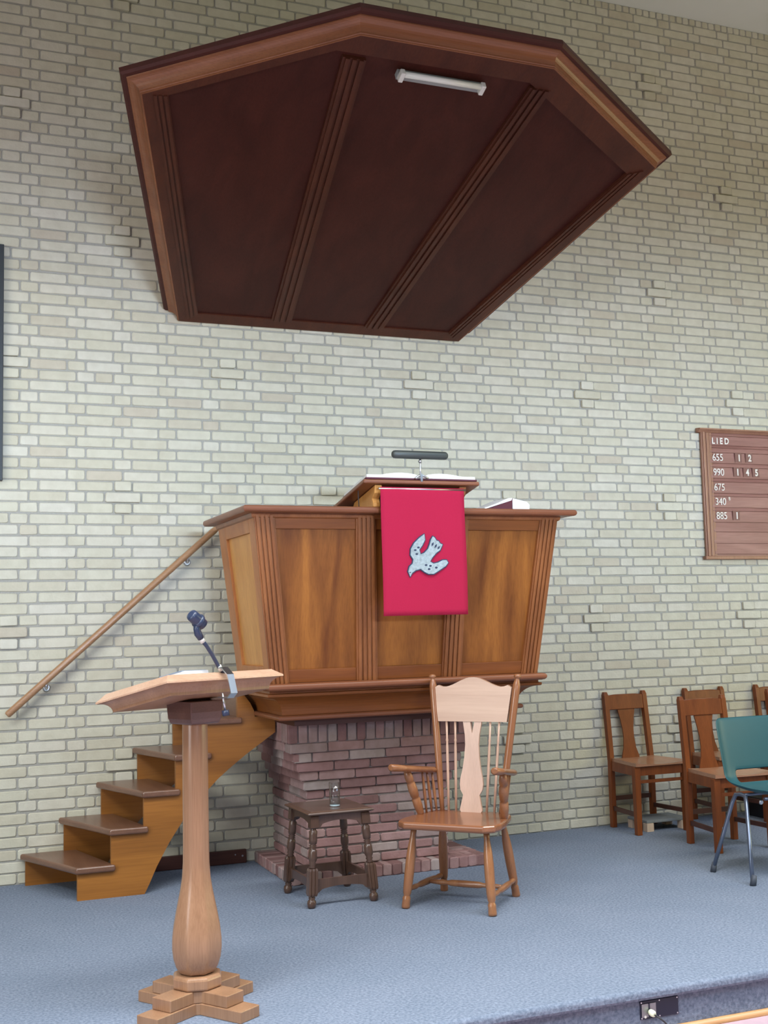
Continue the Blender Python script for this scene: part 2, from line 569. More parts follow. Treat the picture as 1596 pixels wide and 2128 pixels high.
# --- yellow brick wall in monk bond with raised crosses on a diamond grid
crosses = {}
for m_ in range(-5, 5):
    j0 = 7 + 12 * m_
    base = -4 if m_ % 2 == 0 else 2
    for k_ in range(-4, 8):
        uc = base + 12 * k_
        crosses.setdefault(j0, []).append((uc - 1, uc + 1))
        crosses.setdefault(j0 - 1, []).append((uc - .5, uc + .5))
        crosses.setdefault(j0 + 1, []).append((uc - .5, uc + .5))
X0W, X1W = -3.4, 8.2
bl = []
EX, EZ, OUT = Vector((1, 0, 0)), Vector((0, 0, 1)), Vector((0, -1, 0))
JT = 0.0105
for j in range(-37, FL + 4):
    z0 = (FL - j - 1) * H
    if z0 < -0.25:
        continue
    if j % 2:
        base = [0, 2, 4]
    else:
        base = [1.5, 2.5, 4.5]
    js = []
    k_ = -8
    while 5 * k_ * S < X1W + 1:
        js += [(b_ + 5 * k_) for b_ in base]
        k_ += 1
    js = [x for x in js if X0W <= x * S <= X1W]
    cr_ = [c for c in crosses.get(j, []) if c[0] * S > X0W and c[1] * S < X1W]
    for (a, b) in cr_:
        js = [x for x in js if not (a - .3 < x < b + .3)] + [a, b]
    js = sorted(set(js))
    # now and then a stretcher is really two headers
    extra = [(a + b) / 2 for a, b in zip(js, js[1:]) if b - a > 1.9 and random.random() < 0.035]
    js = sorted(js + extra)
    for a, b in zip(js, js[1:]):
        pr = 0.016 if (a, b) in cr_ else random.uniform(-0.0012, 0.0012)
        wob = random.uniform(-0.0016, 0.0016)
        bl.append((Vector((a * S + JT / 2, 0, z0 + JT / 2 + wob)), EX, EZ, OUT, (b - a) * S - JT, H - JT, 0.012, pr))
# rowlock course along the top
x = X0W
ztop0 = (FL + 37) * H
while x < X1W:
    bl.append((Vector((x, 0, ztop0 + 0.003)), EX, EZ, OUT, 0.0495, TOPZ - ztop0 - 0.006, 0.012, random.uniform(-0.002, 0.002)))
    x += 0.0605
wall = brick_mesh('wall_back', bl, MT['brick'], MT['mortar'], 0.012,
                  mortar_faces=[[(X0W, 0.0062, -0.3), (X1W, 0.0062, -0.3), (X1W, 0.0062, TOPZ), (X0W, 0.0062, TOPZ)]])
tag(wall, kind='structure')
# body of the wall behind the facing bricks
wb = MB().box(X0W, X1W, 0.02, 0.22, -0.3, TOPZ).build('wall_back_core', MT['mortar'], wall)

ce = MB().box(X0W, X1W, -9.0, 0.25, TOPZ, TOPZ + 0.1).build('ceiling', MT['ceiling'])
tag(ce, kind='structure')

# --- carpeted platform with rounded nosing over a set-back riser
EDGE = -3.185
LOWZ = -0.178
b = MB()
prof = [(0.02, -0.30), (0.02, 0.0)]
prof2 = [(EDGE + 0.018, 0.0)]
for k in range(1, 7):
    a = pi / 2 * k / 6
    prof2.append((EDGE + 0.018 - 0.018 * sin(a), -0.018 + 0.018 * cos(a)))
prof2 += [(EDGE, -0.030), (EDGE + 0.006, -0.040), (EDGE + 0.026, -0.043), (EDGE + 0.026, -0.30)]
pp = [(y, z) for y, z in prof + prof2]
b.prism(pp, lambda y, z, d: (d, y, z), X0W, X1W)
fl = b.build('floor', MT['carpet'])
tag(fl, kind='structure')
lf = MB().box(X0W, X1W, -9.0, EDGE + 0.026, LOWZ - 0.1, LOWZ).build('floor_front', MT['lowfloor'])
tag(lf, kind='structure')
tr = MB()
tp = [(EDGE + 0.026, LOWZ), (EDGE + 0.006, LOWZ)] + [(EDGE + 0.026 - 0.020 * cos(a), LOWZ + 0.004 + 0.018 * sin(a)) for a in [pi / 12 * k for k in range(0, 7)]]
tr.prism(tp, lambda y, z, d: (d, y, z), 0.6, X1W, True)
tag(tr.build('trim_1', MT['oaktrim']), kind='structure')

# baseboard left over between stairs and pier
bb = MB().box(0.30, 0.955, -0.028, -0.0035, 0.002, 0.082)
bo = bb.build('baseboard_back', MT['darkwood'], bevel=0.003)
tag(bo, kind='structure')
MB().rod((0.93, -0.027, 0.045), (0.93, -0.031, 0.045), 0.006).build('screw', MT['steel'], bo)
MB().rod((0.885, -0.027, 0.055), (0.885, -0.031, 0.055), 0.004).build('screw', MT['steel'], bo)

# ================================================================== RED BRICK PIER
pier = thing('brick_pier', 'red brick pier with stepped courses carrying the wooden pulpit', 'pier', (1.575, -0.0165, 0))
pb = []


def box_bricks(x0, x1, yf, z0, z1, rng_len, jt=0.008, start=0.0, sides='LFR', depth=0.03, zj=None):
    """skin of bricks on the left, front and right of a block (local to pier)"""
    zj = jt if zj is None else zj
    ht = z1 - z0 - zj
    runs = []
    if 'F' in sides:
        runs.append((Vector((x0, yf, z0 + zj / 2)), Vector((1, 0, 0)), Vector((0, -1, 0)), x1 - x0))
    if 'L' in sides:
        runs.append((Vector((x0, -0.002, z0 + zj / 2)), Vector((0, -1, 0)), Vector((-1, 0, 0)), -yf - 0.002))
    if 'R' in sides:
        runs.append((Vector((x1, yf, z0 + zj / 2)), Vector((0, 1, 0)), Vector((1, 0, 0)), -yf - 0.002))
    for o, ex, out, L in runs:
        t = -start
        while t < L - 0.01:
            a = max(t, 0.0)
            bq = min(t + rng_len, L)
            if L - bq < rng_len * 0.25:
                bq = L
            if bq - a > 0.02:
                e0 = 0 if a == 0 else jt / 2
                e1 = 0 if bq >= L else jt / 2
                pb.append((o + ex * (a + e0), ex, EZ, out, bq - a - e0 - e1, ht, depth, random.uniform(-0.002, 0.003)))
            if bq >= L:
                break
            t = bq


# lower plain courses, then corbelled courses, then a soldier band
xl, xr, yf = -0.445, 0.43, -0.685
z = 0.066
courses = []
nlow = 8
nstep = 5
for i in range(nlow + nstep):
    if i >= nlow:
        xl -= 0.024
        xr += 0.024
        yf -= 0.019
    courses.append((xl, xr, yf, z, z + 0.0545))
    z += 0.0545
mort = []
for i, (a, b_, c_, z0, z1) in enumerate(courses):
    box_bricks(a, b_, c_, z0, z1, 0.222, start=0.111 * (i % 2), zj=0.009 if i < nlow else 0.003)
box_bricks(xl - 0.012, xr + 0.012, yf - 0.008, z, z + 0.112, 0.058, zj=0.004)
zt = z + 0.112
# mortar core (stepped)
core = MB()
for (a, b_, c_, z0, z1) in courses:
    core.box(a + 0.012, b_ - 0.012, c_ + 0.012, -0.002, z0, z1)
core.box(xl + 0.0, xr - 0.0, yf + 0.004, -0.002, z, zt - 0.002)
core.build('core', MT['redmortar'], pier)
# plinth of bricks on edge
x0p, x1p, yp = -0.57, 0.635, -0.775
cp = list(pb)
col = brick_mesh('column', cp, MT['redbrick'], MT['redmortar'], 0.02, pier)
pb.clear()
n = int((x1p - x0p) / 0.060)
w = (x1p - x0p) / n
for k in range(n):
    pb.append((Vector((x0p + k * w + 0.003, yp, 0.001)), EX, EZ, OUT, w - 0.006, 0.064, 0.23, random.uniform(-0.002, 0.002)))
n = int(-yp / 0.060)
w = -yp / n
for k in range(n):
    pb.append((Vector((x0p, -0.002 - k * w - 0.003, 0.001)), Vector((0, -1, 0)), EZ, Vector((-1, 0, 0)), w - 0.006, 0.064, 0.14, random.uniform(-0.002, 0.002)))
    pb.append((Vector((x1p, yp + k * w + 0.003, 0.001)), Vector((0, 1, 0)), EZ, Vector((1, 0, 0)), w - 0.006, 0.064, 0.20, random.uniform(-0.002, 0.002)))
plinth = brick_mesh('plinth', pb, MT['redbrick'], MT['redmortar'], 0.02, pier)
MB().box(x0p + 0.008, x1p - 0.008, yp + 0.008, -0.002, 0.0, 0.0635).build('plinth_bed', MT['redbrick'], plinth)

# ================================================================== PULPIT
XC = 1.535
pul = thing('pulpit', 'large flared wooden pulpit with framed panels and fluted pilasters on a brick pier', 'pulpit', (1.5971, 0.1793, -0.0356))
pul.scale = (1.025,) * 3
ZT, ZB = 2.004, 1.137
HT, HB, DT, DB = 0.887, 0.780, 1.397, 1.290
YBK = -0.645


def FP(h_t, h_b, t):      # point on the front plane: signed half-offsets at top and bottom, t=0 bottom..1 top
    return Vector((lerp(h_b, h_t, t), -lerp(DB, DT, t), lerp(ZB, ZT, t)))


def SP(sgn, ft, t):       # side plane: ft 0 = front corner, 1 = back edge
    x_ = sgn * lerp(HB, HT, t)
    y_ = lerp(-lerp(DB, DT, t), YBK, ft)
    return Vector((x_, y_, lerp(ZB, ZT, t)))


def fquad(mb, a_t, b_t, a_b, b_b, t0, t1, d0, d1):
    mb.quad([FP(a_t, a_b, t0), FP(b_t, b_b, t0), FP(b_t, b_b, t1), FP(a_t, a_b, t1)], d0, d1)


PC = [(0.775, 0.887, 0.677, 0.780), (0.218, 0.330, 0.186, 0.306)]
# front backing panel per bay
bays = [(-0.775, -0.330, -0.677, -0.306), (-0.218, 0.218, -0.186, 0.186), (0.330, 0.775, 0.306, 0.677)]
T0, T1 = 0.078, 0.915
for (a_t, b_t, a_b, b_b) in bays:
    m = MB()
    fquad(m, a_t - 0.005, b_t + 0.005, a_b - 0.005, b_b + 0.005, 0, 1, -0.034, -0.014)
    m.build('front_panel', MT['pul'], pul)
    m = MB()
    fquad(m, a_t, b_t, a_b, b_b, T1, 0.999, -0.02, 0.0)
    m.build('top_rail', MT['pulx'], pul, bevel=0.003)
    m = MB()
    fquad(m, a_t, b_t, a_b, b_b, 0.0, T0, -0.02, 0.0)
    m.build('bottom_rail', MT['pulx'], pul, bevel=0.003)
for s_ in (-1, 1):
    for (a_t, b_t, a_b, b_b) in PC:
        m = MB()
        aT, bT, aB, bB = (a_t, b_t, a_b, b_b) if s_ > 0 else (-b_t, -a_t, -b_b, -a_b)
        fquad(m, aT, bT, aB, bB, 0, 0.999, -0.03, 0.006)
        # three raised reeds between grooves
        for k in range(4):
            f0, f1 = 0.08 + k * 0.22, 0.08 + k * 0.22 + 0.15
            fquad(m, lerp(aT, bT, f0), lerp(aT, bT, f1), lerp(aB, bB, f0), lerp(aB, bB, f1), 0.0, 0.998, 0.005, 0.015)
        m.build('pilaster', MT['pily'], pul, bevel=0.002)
for s_ in (-1, 1):
    m = MB()
    pts = lambda f0, f1, t0, t1: ([SP(s_, f0, t0), SP(s_, f1, t0), SP(s_, f1, t1), SP(s_, f0, t1)] if s_ > 0 else [SP(s_, f1, t0), SP(s_, f0, t0), SP(s_, f0, t1), SP(s_, f1, t1)])
    m.quad(pts(0.02, 0.98, 0, 1), -0.034, -0.016)
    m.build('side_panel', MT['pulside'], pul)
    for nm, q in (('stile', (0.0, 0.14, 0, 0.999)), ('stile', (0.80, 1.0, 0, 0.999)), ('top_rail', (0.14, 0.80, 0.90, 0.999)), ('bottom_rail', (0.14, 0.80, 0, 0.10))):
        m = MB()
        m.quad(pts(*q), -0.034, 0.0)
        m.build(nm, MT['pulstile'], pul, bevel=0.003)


def uring(hx, dy, yb, z_):
    return [Vector((-hx, yb, z_)), Vector((-hx, -dy, z_)), Vector((hx, -dy, z_)), Vector((hx, yb, z_))]


def uloft(prof, yb, hx0, dy0):
    """prof of (e, z): closed U block built from rings"""
    m = MB()
    m.loft([uring(hx0 + e, dy0 + e, yb, z_) for e, z_ in prof])
    return m


# top ledge with rounded nose
pr = [(-0.012, 2.008)]
for k in range(0, 9):
    a = pi * k / 8
    pr.append((-0.004 + 0.014 * sin(a), 2.025 - 0.017 * cos(a)))
pr.append((-0.02, 2.0425))
uloft(pr, -0.600, 0.952, 1.480).build('ledge', MT['ledge'], pul)
uloft([(0.0, 1.985), (0.008, 1.99), (0.012, 2.008)], -0.645, 0.889, 1.399).build('ledge_moulding', MT['pily'], pul)
# lower ledge, cove and lip
pr = [(-0.01, 1.098)]
for k in range(0, 9):
    a = pi * k / 8
    pr.append((-0.006 + 0.018 * sin(a), 1.118 - 0.018 * cos(a)))
pr.append((-0.02, 1.1365))
uloft(pr, -0.590, 0.795, 1.345).build('lower_ledge', MT['ledge'], pul)
pr = [(-0.092, 0.962)]
for k in range(0, 11):
    a = pi / 2 * k / 10
    pr.append((-0.088 + 0.100 * (1 - cos(a)), 0.966 + 0.100 * sin(a)))
pr += [(0.018, 1.070), (0.018, 1.082), (0.004, 1.086), (0.004, 1.10)]
cb = uloft(pr, -0.580, 0.780, 1.290)
cb.sm = [False] * len(cb.sm)
cb.build('cove', MT['pulx'], pul)
pr = [(-0.080, 0.938)]
for k in range(0, 7):
    a = pi * k / 6
    pr.append((-0.074 + 0.012 * sin(a), 0.951 - 0.013 * cos(a)))
uloft(pr, -0.585, 0.780, 1.290).build('base_lip', MT['ledge'], pul)
MB().box(-0.60, 0.60, -1.12, -0.20, 0.9005, 0.936).build('underside', MT['darkwood'], pul)
MB().box(-0.74, 0.74, -1.24, -0.20, 1.05, 1.09).build('floor_boards', MT['tread'], pul)

# ================================================================== PULPIT BOOK REST, BANNER, BOOKS, LAMP
rest = thing('book_rest', 'sloping wooden book rest standing on the pulpit ledge', 'book rest', (1.6074, -1.1532, 2.0590))
rest.scale = (1.025,) * 3
sl = radians(10.5)
RM = Matrix.Translation((0, -0.21, 0.135)) @ Matrix.Rotation(sl, 4, 'X')
RM = Matrix.Translation((0, -0.215, 0.140)) @ Matrix.Rotation(-sl, 4, 'X')   # front edge high, falls towards the wall
m = MB()
m.box(-0.335, 0.335, 0.0, 0.52, -0.022, 0.0, RM)
m.build('board', MT['ledge'], rest, bevel=0.007, seg=3)
for s_, mt_ in ((-1, 'pulside'), (1, 'pily')):
    m = MB()
    pol = [(-0.165, 0.0), (0.12, 0.0), (0.14, 0.03), (0.12, 0.052), (-0.10, 0.093), (-0.195, 0.112), (-0.185, 0.07), (-0.15, 0.045), (-0.165, 0.02)]
    m.prism(pol, lambda a, c, d: (d, a, c), s_ * 0.245 - 0.02, s_ * 0.245 + 0.02)
    m.build('bracket', MT[mt_], rest, bevel=0.003)
m = MB()
m.box(-0.225, 0.225, -0.15, -0.13, 0.01, 0.085)
m.build('crosspiece', MT['darkwood'], rest)

ban = thing('pulpit_banner', 'red cloth banner with a silver dove hanging from the pulpit book rest', 'banner', (1.6053, -1.3808, 1.4712))
ban.scale = (1.025,) * 3
BW, BH = 0.482, 0.672
m = MB()
nx, nz = 16, 22
g = []
for iz in range(nz + 1):
    for ix in range(nx + 1):
        u_, w_ = ix / nx - 0.5, iz / nz
        yy = 0.0045 * sin(u_ * 11 + w_ * 2.1) * (1 - w_) + 0.003 * sin(w_ * 6 + u_ * 4) * (1 - w_ * 0.7)
        g.append(((u_ + 0.004 * sin(w_ * 5)) * BW, yy - 0.0, w_ * BH))
nv = (nx + 1) * (nz + 1)
g2 = [(a, b_ + 0.003, c_) for a, b_, c_ in g]
fs = []
for iz in range(nz):
    for ix in range(nx):
        i = iz * (nx + 1) + ix
        fs.append((i, i + 1, i + nx + 2, i + nx + 1))
        fs.append((i + nv, i + nx + 1 + nv, i + nx + 2 + nv, i + 1 + nv))
edge = [ix for ix in range(nx + 1)] + [iz * (nx + 1) + nx for iz in range(1, nz + 1)] + [nz * (nx + 1) + ix for ix in range(nx - 1, -1, -1)] + [iz * (nx + 1) for iz in range(nz - 1, 0, -1)]
for a, b_ in zip(edge, edge[1:] + edge[:1]):
    fs.append((a, a + nv, b_ + nv, b_))
m.add(g + g2, fs, True)
m.build('cloth', MT['red'], ban)
MB().rod((-0.252, 0.004, BH - 0.008), (0.252, 0.004, BH - 0.008), 0.0055).build('hanging_rod', MT['steel'], ban)
DV = [(580, 618), (550, 640), (515, 675), (495, 710), (492, 748), (508, 775), (503, 800), (484, 818), (475, 848), (487, 882), (500, 858), (522, 842), (552, 834), (575, 852), (600, 865), (632, 865), (670, 842), (708, 817), (724, 796), (714, 779), (690, 779), (660, 794), (632, 800), (612, 788), (627, 763), (652, 735), (676, 718), (692, 683), (676, 676), (668, 662), (654, 658), (644, 640), (632, 632), (620, 652), (612, 680), (600, 710), (576, 735), (554, 743), (547, 716), (566, 690), (584, 655)]


def bpt(px, py):
    X = 680 + px / 2.9556
    Y = 900 + py / 2.9545
    return ((X - 790) / 175 * BW - BW / 2, BH - (Y - 1012) / 266 * BH)


dv = [bpt(*q) for q in DV]
cx_ = sum(q[0] for q in dv) / len(dv)
cz_ = sum(q[1] for q in dv) / len(dv)


def offset_poly(poly, d):
    out = []
    n_ = len(poly)
    ar = sum(poly[i][0] * poly[(i + 1) % n_][1] - poly[(i + 1) % n_][0] * poly[i][1] for i in range(n_))
    sg = 1 if ar > 0 else -1
    for i in range(n_):
        a, b_, c_ = Vector(poly[i - 1]), Vector(poly[i]), Vector(poly[(i + 1) % n_])
        e1, e2 = (b_ - a).normalized(), (c_ - b_).normalized()
        n1 = Vector((e1.y, -e1.x)) * sg
        n2 = Vector((e2.y, -e2.x)) * sg
        nn = (n1 + n2)
        nn = nn.normalized() if nn.length > 1e-4 else n1
        out.append(tuple(b_ + nn * d))
    return out


def flat(m, poly, y0, y1):
    """concave polygon as a thin slab via triangulation"""
    bm = bmesh.new()
    vs = [bm.verts.new((a, y0, c)) for a, c in poly]
    fc = bm.faces.new(vs)
    fc.normal_update()
    r_ = bmesh.ops.triangulate(bm, faces=[fc])
    bm.verts.index_update()
    idx = {v_: i for i, v_ in enumerate(vs)}
    tris = [tuple(idx[v_] for v_ in f_.verts) for f_ in bm.faces]
    bm.free()
    n_ = len(poly)
    V_ = [(a, y0, c) for a, c in poly] + [(a, y1, c) for a, c in poly]
    F_ = tris + [tuple(i + n_ for i in t[::-1]) for t in tris] + [(i, (i + 1) % n_, n_ + (i + 1) % n_, n_ + i) for i in range(n_)]
    m.add(V_, F_)


m = MB()
flat(m, offset_poly(dv, 0.0045), -0.0066, -0.0015)
dvo = m.build('dove_outline', MT['dark'], ban)
m = MB()
flat(m, offset_poly(dv, -0.001), -0.0082, -0.0060)
em = m.build('dove', MT['dove'], ban)
spots = [(541, 702), (521, 718), (530, 742), (585, 810), (612, 815), (603, 835), (648, 826), (487, 855)]
for (a, b_) in spots:
    m = MB()
    qx, qz = bpt(a, b_)
    rr = 0.0060 if (a, b_) != (487, 855) else 0.003
    m.prism([(qx + rr * 1.3 * cos(t), qz + rr * 0.9 * sin(t)) for t in [pi / 4 * k for k in range(8)]], lambda a, c, d: (a, d, c), -0.0095, -0.0075)
    m.build('dove_spot' if (a, b_) != (487, 855) else 'dove_eye', MT['dark'], em)
for (a, b_, a2, b2) in [(636, 668, 622, 695), (656, 680, 640, 706), (674, 692, 658, 714)]:
    m = MB()
    q0, q1 = Vector(bpt(a, b_)), Vector(bpt(a2, b2))
    dd = (q1 - q0).normalized()
    nn = Vector((-dd.y, dd.x)) * 0.0055
    mid = (q0 + q1) / 2
    m.prism([tuple(q0), tuple(mid + nn), tuple(q1), tuple(mid - nn)], lambda a, c, d: (a, d, c), -0.0095, -0.0075)
    m.build('tail_slit', MT['dark'], em)


def open_book(name, label, loc, rz, W, D, th, tilt=0.0, cover='maroon', rx=0.0):
    t = thing(name, label, 'book', loc, rz)
    t.rotation_euler = (rx, 0, rz)
    m = MB()
    m.box(-W - 0.008, W + 0.008, -0.006, D + 0.006, 0.0, 0.010)
    m.build('cover', MT[cover], t, bevel=0.002)
    for s_ in (-1, 1):
        m = MB()
        pol = [(0.0, 0.010)]
        for k in range(0, 9):
            f = k / 8
            pol.append((s_ * W * f, 0.010 + th * (sin(pi * min(f * 1.35, 1)) * 0.45 + 0.55) * (1.0 if f > 0 else 0.5)))
        pol.append((s_ * W, 0.010))
        m.prism(pol, lambda a, c, d: (a, d, c), 0.0, D)
        m.build('page_block', MT['paper'], t)
    return t


# open bible lying on the sloping rest (front edge high)
bi = open_book('bible', 'large open book with white pages lying on the pulpit book rest', (1.6176, -1.3449, 2.2051), 0.0, 0.315, 0.36, 0.030, rx=-sl)
bi.scale = (1.025,) * 3

# reading lamp on a clamp
la = thing('reading_lamp', 'grey cylindrical reading lamp on a thin silver stem above the book rest', 'lamp', (1.600, -1.3634, 2.2061))
la.scale = (1.025,) * 3
m = MB()
L2 = 0.162
m.lathe([(0.004, 0), (0.014, 0.003), (0.020, 0.010), (0.022, 0.02), (0.022, 2 * L2 - 0.02), (0.020, 2 * L2 - 0.010), (0.014, 2 * L2 - 0.003), (0.004, 2 * L2)], (-L2, 0, 0.132), (L2, 0, 0.132), 20)
m.build('lamp_shade', MT['lampgrey'], la)
m = MB()
m.rod((0, 0, 0.0), (0, 0, 0.112), 0.0052)
m.lathe([(0.008, 0), (0.011, 0.006), (0.008, 0.012)], (0, 0, 0.092), (0, 0, 1), 12)
m.build('stem', MT['steel'], la)
m = MB()
m.tube([(-0.032, -0.005, 0.004), (-0.018, 0, 0.016), (0, 0, 0.026), (0.02, 0, 0.020), (0.044, -0.004, 0.006)], 0.0055)
m.box(-0.006, 0.006, -0.016, 0.01, -0.012, 0.03)
m.build('clamp', MT['steel'], la)

# hymn book lying open on the ledge, spine raised
hb = thing('hymn_book', 'white-paged book with maroon cover lying half open on the right end of the pulpit ledge', 'book', (2.195, -1.2147, 2.0590), radians(4))
hb.scale = (1.025,) * 3
m = MB()
pol = [(-0.175, 0.001), (-0.16, 0.004), (0.0, 0.052), (0.006, 0.066), (-0.02, 0.064), (-0.10, 0.032), (-0.172, 0.008)]
m.prism(pol, lambda a, c, d: (a, d, c), -0.06, 0.12)
m.build('page_block', MT['paper'], hb)
m = MB()
pol = [(0.006, 0.001), (0.115, 0.001), (0.118, 0.030), (0.10, 0.046), (0.05, 0.056), (0.006, 0.064)]
m.prism(pol, lambda a, c, d: (a, d, c), -0.06, 0.12)
m.build('page_block', MT['paper'], hb)
m = MB()
m.prism([(-0.16, 0.0), (0.0, 0.0), (0.005, 0.064), (0.0, 0.052)], lambda a, c, d: (a, d, c), -0.063, 0.123)
m.build('cover', MT['maroon'], hb)
m = MB()
m.box(0.10, 0.21, -0.02, 0.15, 0.0002, 0.004)
tag(m.build('loose_sheet', MT['paper']), 'white sheet lying flat beside the half open book on the pulpit ledge', 'sheet').location = (2.2378, -1.2147, 2.0590)

# thin cables hanging from the rest
m = MB()
m.tube([(1.289, -1.225, 2.178), (1.282, -1.240, 2.148), (1.280, -1.246, 2.107), (1.282, -1.248, 2.060)], 0.0025, 8)
tag(m.build('lamp_cable', MT['cable']), 'thin dark cable hanging down from the left side of the book rest', 'cable')

# ================================================================== SOUNDING BOARD
sb = thing('sounding_board', 'large dark wooden sounding board tilted over the pulpit with lighter crown moulding', 'sounding board', (XC, 0, 3.352))
NS = Vector((0, 0.412, 1)).normalized()


def SBp(a, y, nn):      # on the slanted underside
    P_ = Vector((a, y, -0.412 * y)) + NS * nn
    P_.y = min(P_.y, -0.016)
    return P_


OUTP = [(-0.966, -0.004), (-1.485, -1.645), (-0.529, -2.155), (0.529, -2.155), (1.485, -1.645), (0.966, -0.004)]


def inset(poly, ds):
    """inset an edge list by per-edge distances (edge i: i->i+1), polygon clockwise or not"""
    n_ = len(poly)
    ar = sum(poly[i][0] * poly[(i + 1) % n_][1] - poly[(i + 1) % n_][0] * poly[i][1] for i in range(n_))
    sg = 1 if ar > 0 else -1
    lines = []
    for i in range(n_):
        a, b_ = Vector(poly[i]), Vector(poly[(i + 1) % n_])
        e = (b_ - a).normalized()
        nr = Vector((-e.y, e.x)) * sg
        lines.append((a + nr * ds[i], e))
    out = []
    for i in range(n_):
        p1, e1 = lines[i - 1]
        p2, e2 = lines[i]
        den = e1.x * e2.y - e1.y * e2.x
        t = ((p2.x - p1.x) * e2.y - (p2.y - p1.y) * e2.x) / den
        out.append(tuple(p1 + e1 * t))
    return out


INP = inset(OUTP, [0.125, 0.045, 0.10, 0.13, 0.125, 0.085])
# main flat panels (three bays between ribs)
rb = [(-0.31, -0.53), (0.31, 0.53)]
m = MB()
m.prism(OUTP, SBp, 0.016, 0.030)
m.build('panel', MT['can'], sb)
names = ['rim_board'] * 6
edgemat = ['canrib', 'canrib', 'canrib', 'canrib', 'canrib', 'canrib']
for i in range(6):
    j = (i + 1) % 6
    m = MB()
    q = [OUTP[i], OUTP[j], INP[j], INP[i]]
    m.prism(q, SBp, 0.0, 0.018)
    if i in (0, 4):      # reeded edge boards on the two sides
        for k in range(3):
            f0, f1 = 0.42 + k * 0.20, 0.42 + k * 0.20 + 0.13
            L_ = lambda A, B, f: (lerp(A[0], B[0], f), lerp(A[1], B[1], f))
            m.prism([L_(OUTP[i], INP[i], f0), L_(OUTP[j], INP[j], f0), L_(OUTP[j], INP[j], f1), L_(OUTP[i], INP[i], f1)], SBp, -0.009, 0.001)
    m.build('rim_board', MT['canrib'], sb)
for a0, a1 in rb:
    m = MB()
    w0 = 0.068
    y0_, y1_ = -0.085, -2.03
    f_ = lambda y: lerp(a0, a1, -y / 2.155)
    m.prism([(f_(y0_) - w0, y0_), (f_(y1_) - w0 * 0.9, y1_), (f_(y1_) + w0 * 0.9, y1_), (f_(y0_) + w0, y0_)], SBp, -0.004, 0.018)
    for k in range(3):
        c0 = -0.052 + k * 0.040
        m.prism([(f_(y0_) + c0, y0_), (f_(y1_) + c0 * .9, y1_), (f_(y1_) + (c0 + 0.024) * .9, y1_), (f_(y0_) + c0 + 0.024, y0_)], SBp, -0.014, -0.003)
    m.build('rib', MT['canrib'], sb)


# crown moulding swept round the five free edges
def crown(profile, name, mat, smooth=True):
    m = MB()
    rings = []
    for (o_, nn) in profile:
        P = inset(OUTP, [-o_, -o_, -o_, -o_, -o_, 0.0])
        rings.append([SBp(a, min(y, -0.004), nn) for a, y in P])
    # keep only the open path 0..5
    n_ = 6
    vs = [p for r in rings for p in r]
    fs = []
    for i in range(len(rings) - 1):
        for k in range(n_ - 1):
            fs.append((i * n_ + k, i * n_ + k + 1, (i + 1) * n_ + k + 1, (i + 1) * n_ + k))
    i = len(rings) - 1
    for k in range(n_ - 1):
        fs.append((i * n_ + k, i * n_ + k + 1, k + 1, k))
    fs.append(tuple(i_ * n_ for i_ in range(len(rings))))
    fs.append(tuple(i_ * n_ + 5 for i_ in range(len(rings)))[::-1])
    m.add(vs, fs, False)
    return m.build(name, mat, sb)


prof = [(0.0, 0.03), (0.0, 0.0), (0.006, 0.0), (0.006, 0.006)]
for k in range(0, 9):
    a = pi / 2 * k / 8
    prof.append((0.010 + 0.052 * (1 - cos(a)), 0.008 + 0.052 * sin(a)))
prof += [(0.064, 0.066), (0.02, 0.066)]
crown(prof, 'crown_moulding', MT['cancrown'])
prof = [(0.02, 0.067), (0.080, 0.067), (0.092, 0.076), (0.094, 0.104), (0.02, 0.104)]
crown(prof, 'fascia', MT['canfascia'])
m = MB()
m.prism(OUTP, SBp, 0.085, 0.102)
m.build('top_board', MT['canfascia'], sb)

# fluorescent lamp fixed below the sounding board
fx = thing('fluorescent_lamp', 'white fluorescent tube lamp on the underside of the sounding board', 'lamp', (XC, 0, 3.352))
m = MB()
tx0, tx1, ty = -0.278, 0.200, -1.990
yy = lambda d: ty + d
m.prism([(tx0, ty - 0.010), (tx1, ty - 0.010), (tx1, ty + 0.026), (tx0, ty + 0.026)], SBp, -0.020, 0.0155)
m.build('housing', MT['batten'], fx, bevel=0.003)
for xx in (tx0 + 0.004, tx1 - 0.028):
    m = MB()
    m.prism([(xx, ty - 0.036), (xx + 0.024, ty - 0.036), (xx + 0.024, ty + 0.018), (xx, ty + 0.018)], SBp, -0.048, -0.012)
    m.build('end_cap', MT['white'], fx, bevel=0.004)
m = MB()
m.rod(SBp(tx0 + 0.027, ty - 0.020, -0.032), SBp(tx1 - 0.027, ty - 0.020, -0.032), 0.0150, seg=18)
m.build('tube', MT['tubeglass'], fx)

# ================================================================== STAIRS
st = thing('staircase', 'open wooden stairs with brown treads rising along the brick wall to the pulpit', 'stairs', (0, -0.004, 0))
RISE = 0.187
NO = 6
out_x = [-0.127 + 0.1775 * k for k in range(NO)]
in_x = [-0.362 + 0.2125 * k for k in range(NO)]
top_z = [0.176 + RISE * k for k in range(NO)]
YO = -0.585
for k in range(5):
    m = MB()
    d_out = 0.205
    d_in = 0.30 if k < 4 else 0.25
    zt_, th = top_z[k], 0.036
    pol = [(in_x[k] - 0.012, -0.017), (in_x[k] + d_in, -0.017), (out_x[k] + d_out, YO - 0.022), (out_x[k] - 0.006, YO - 0.022)]
    m.prism(pol, lambda a, c, d: (a, c, d), zt_ - th, zt_)
    m.build('tread', MT['tread'], st, bevel=0.012, seg=4)
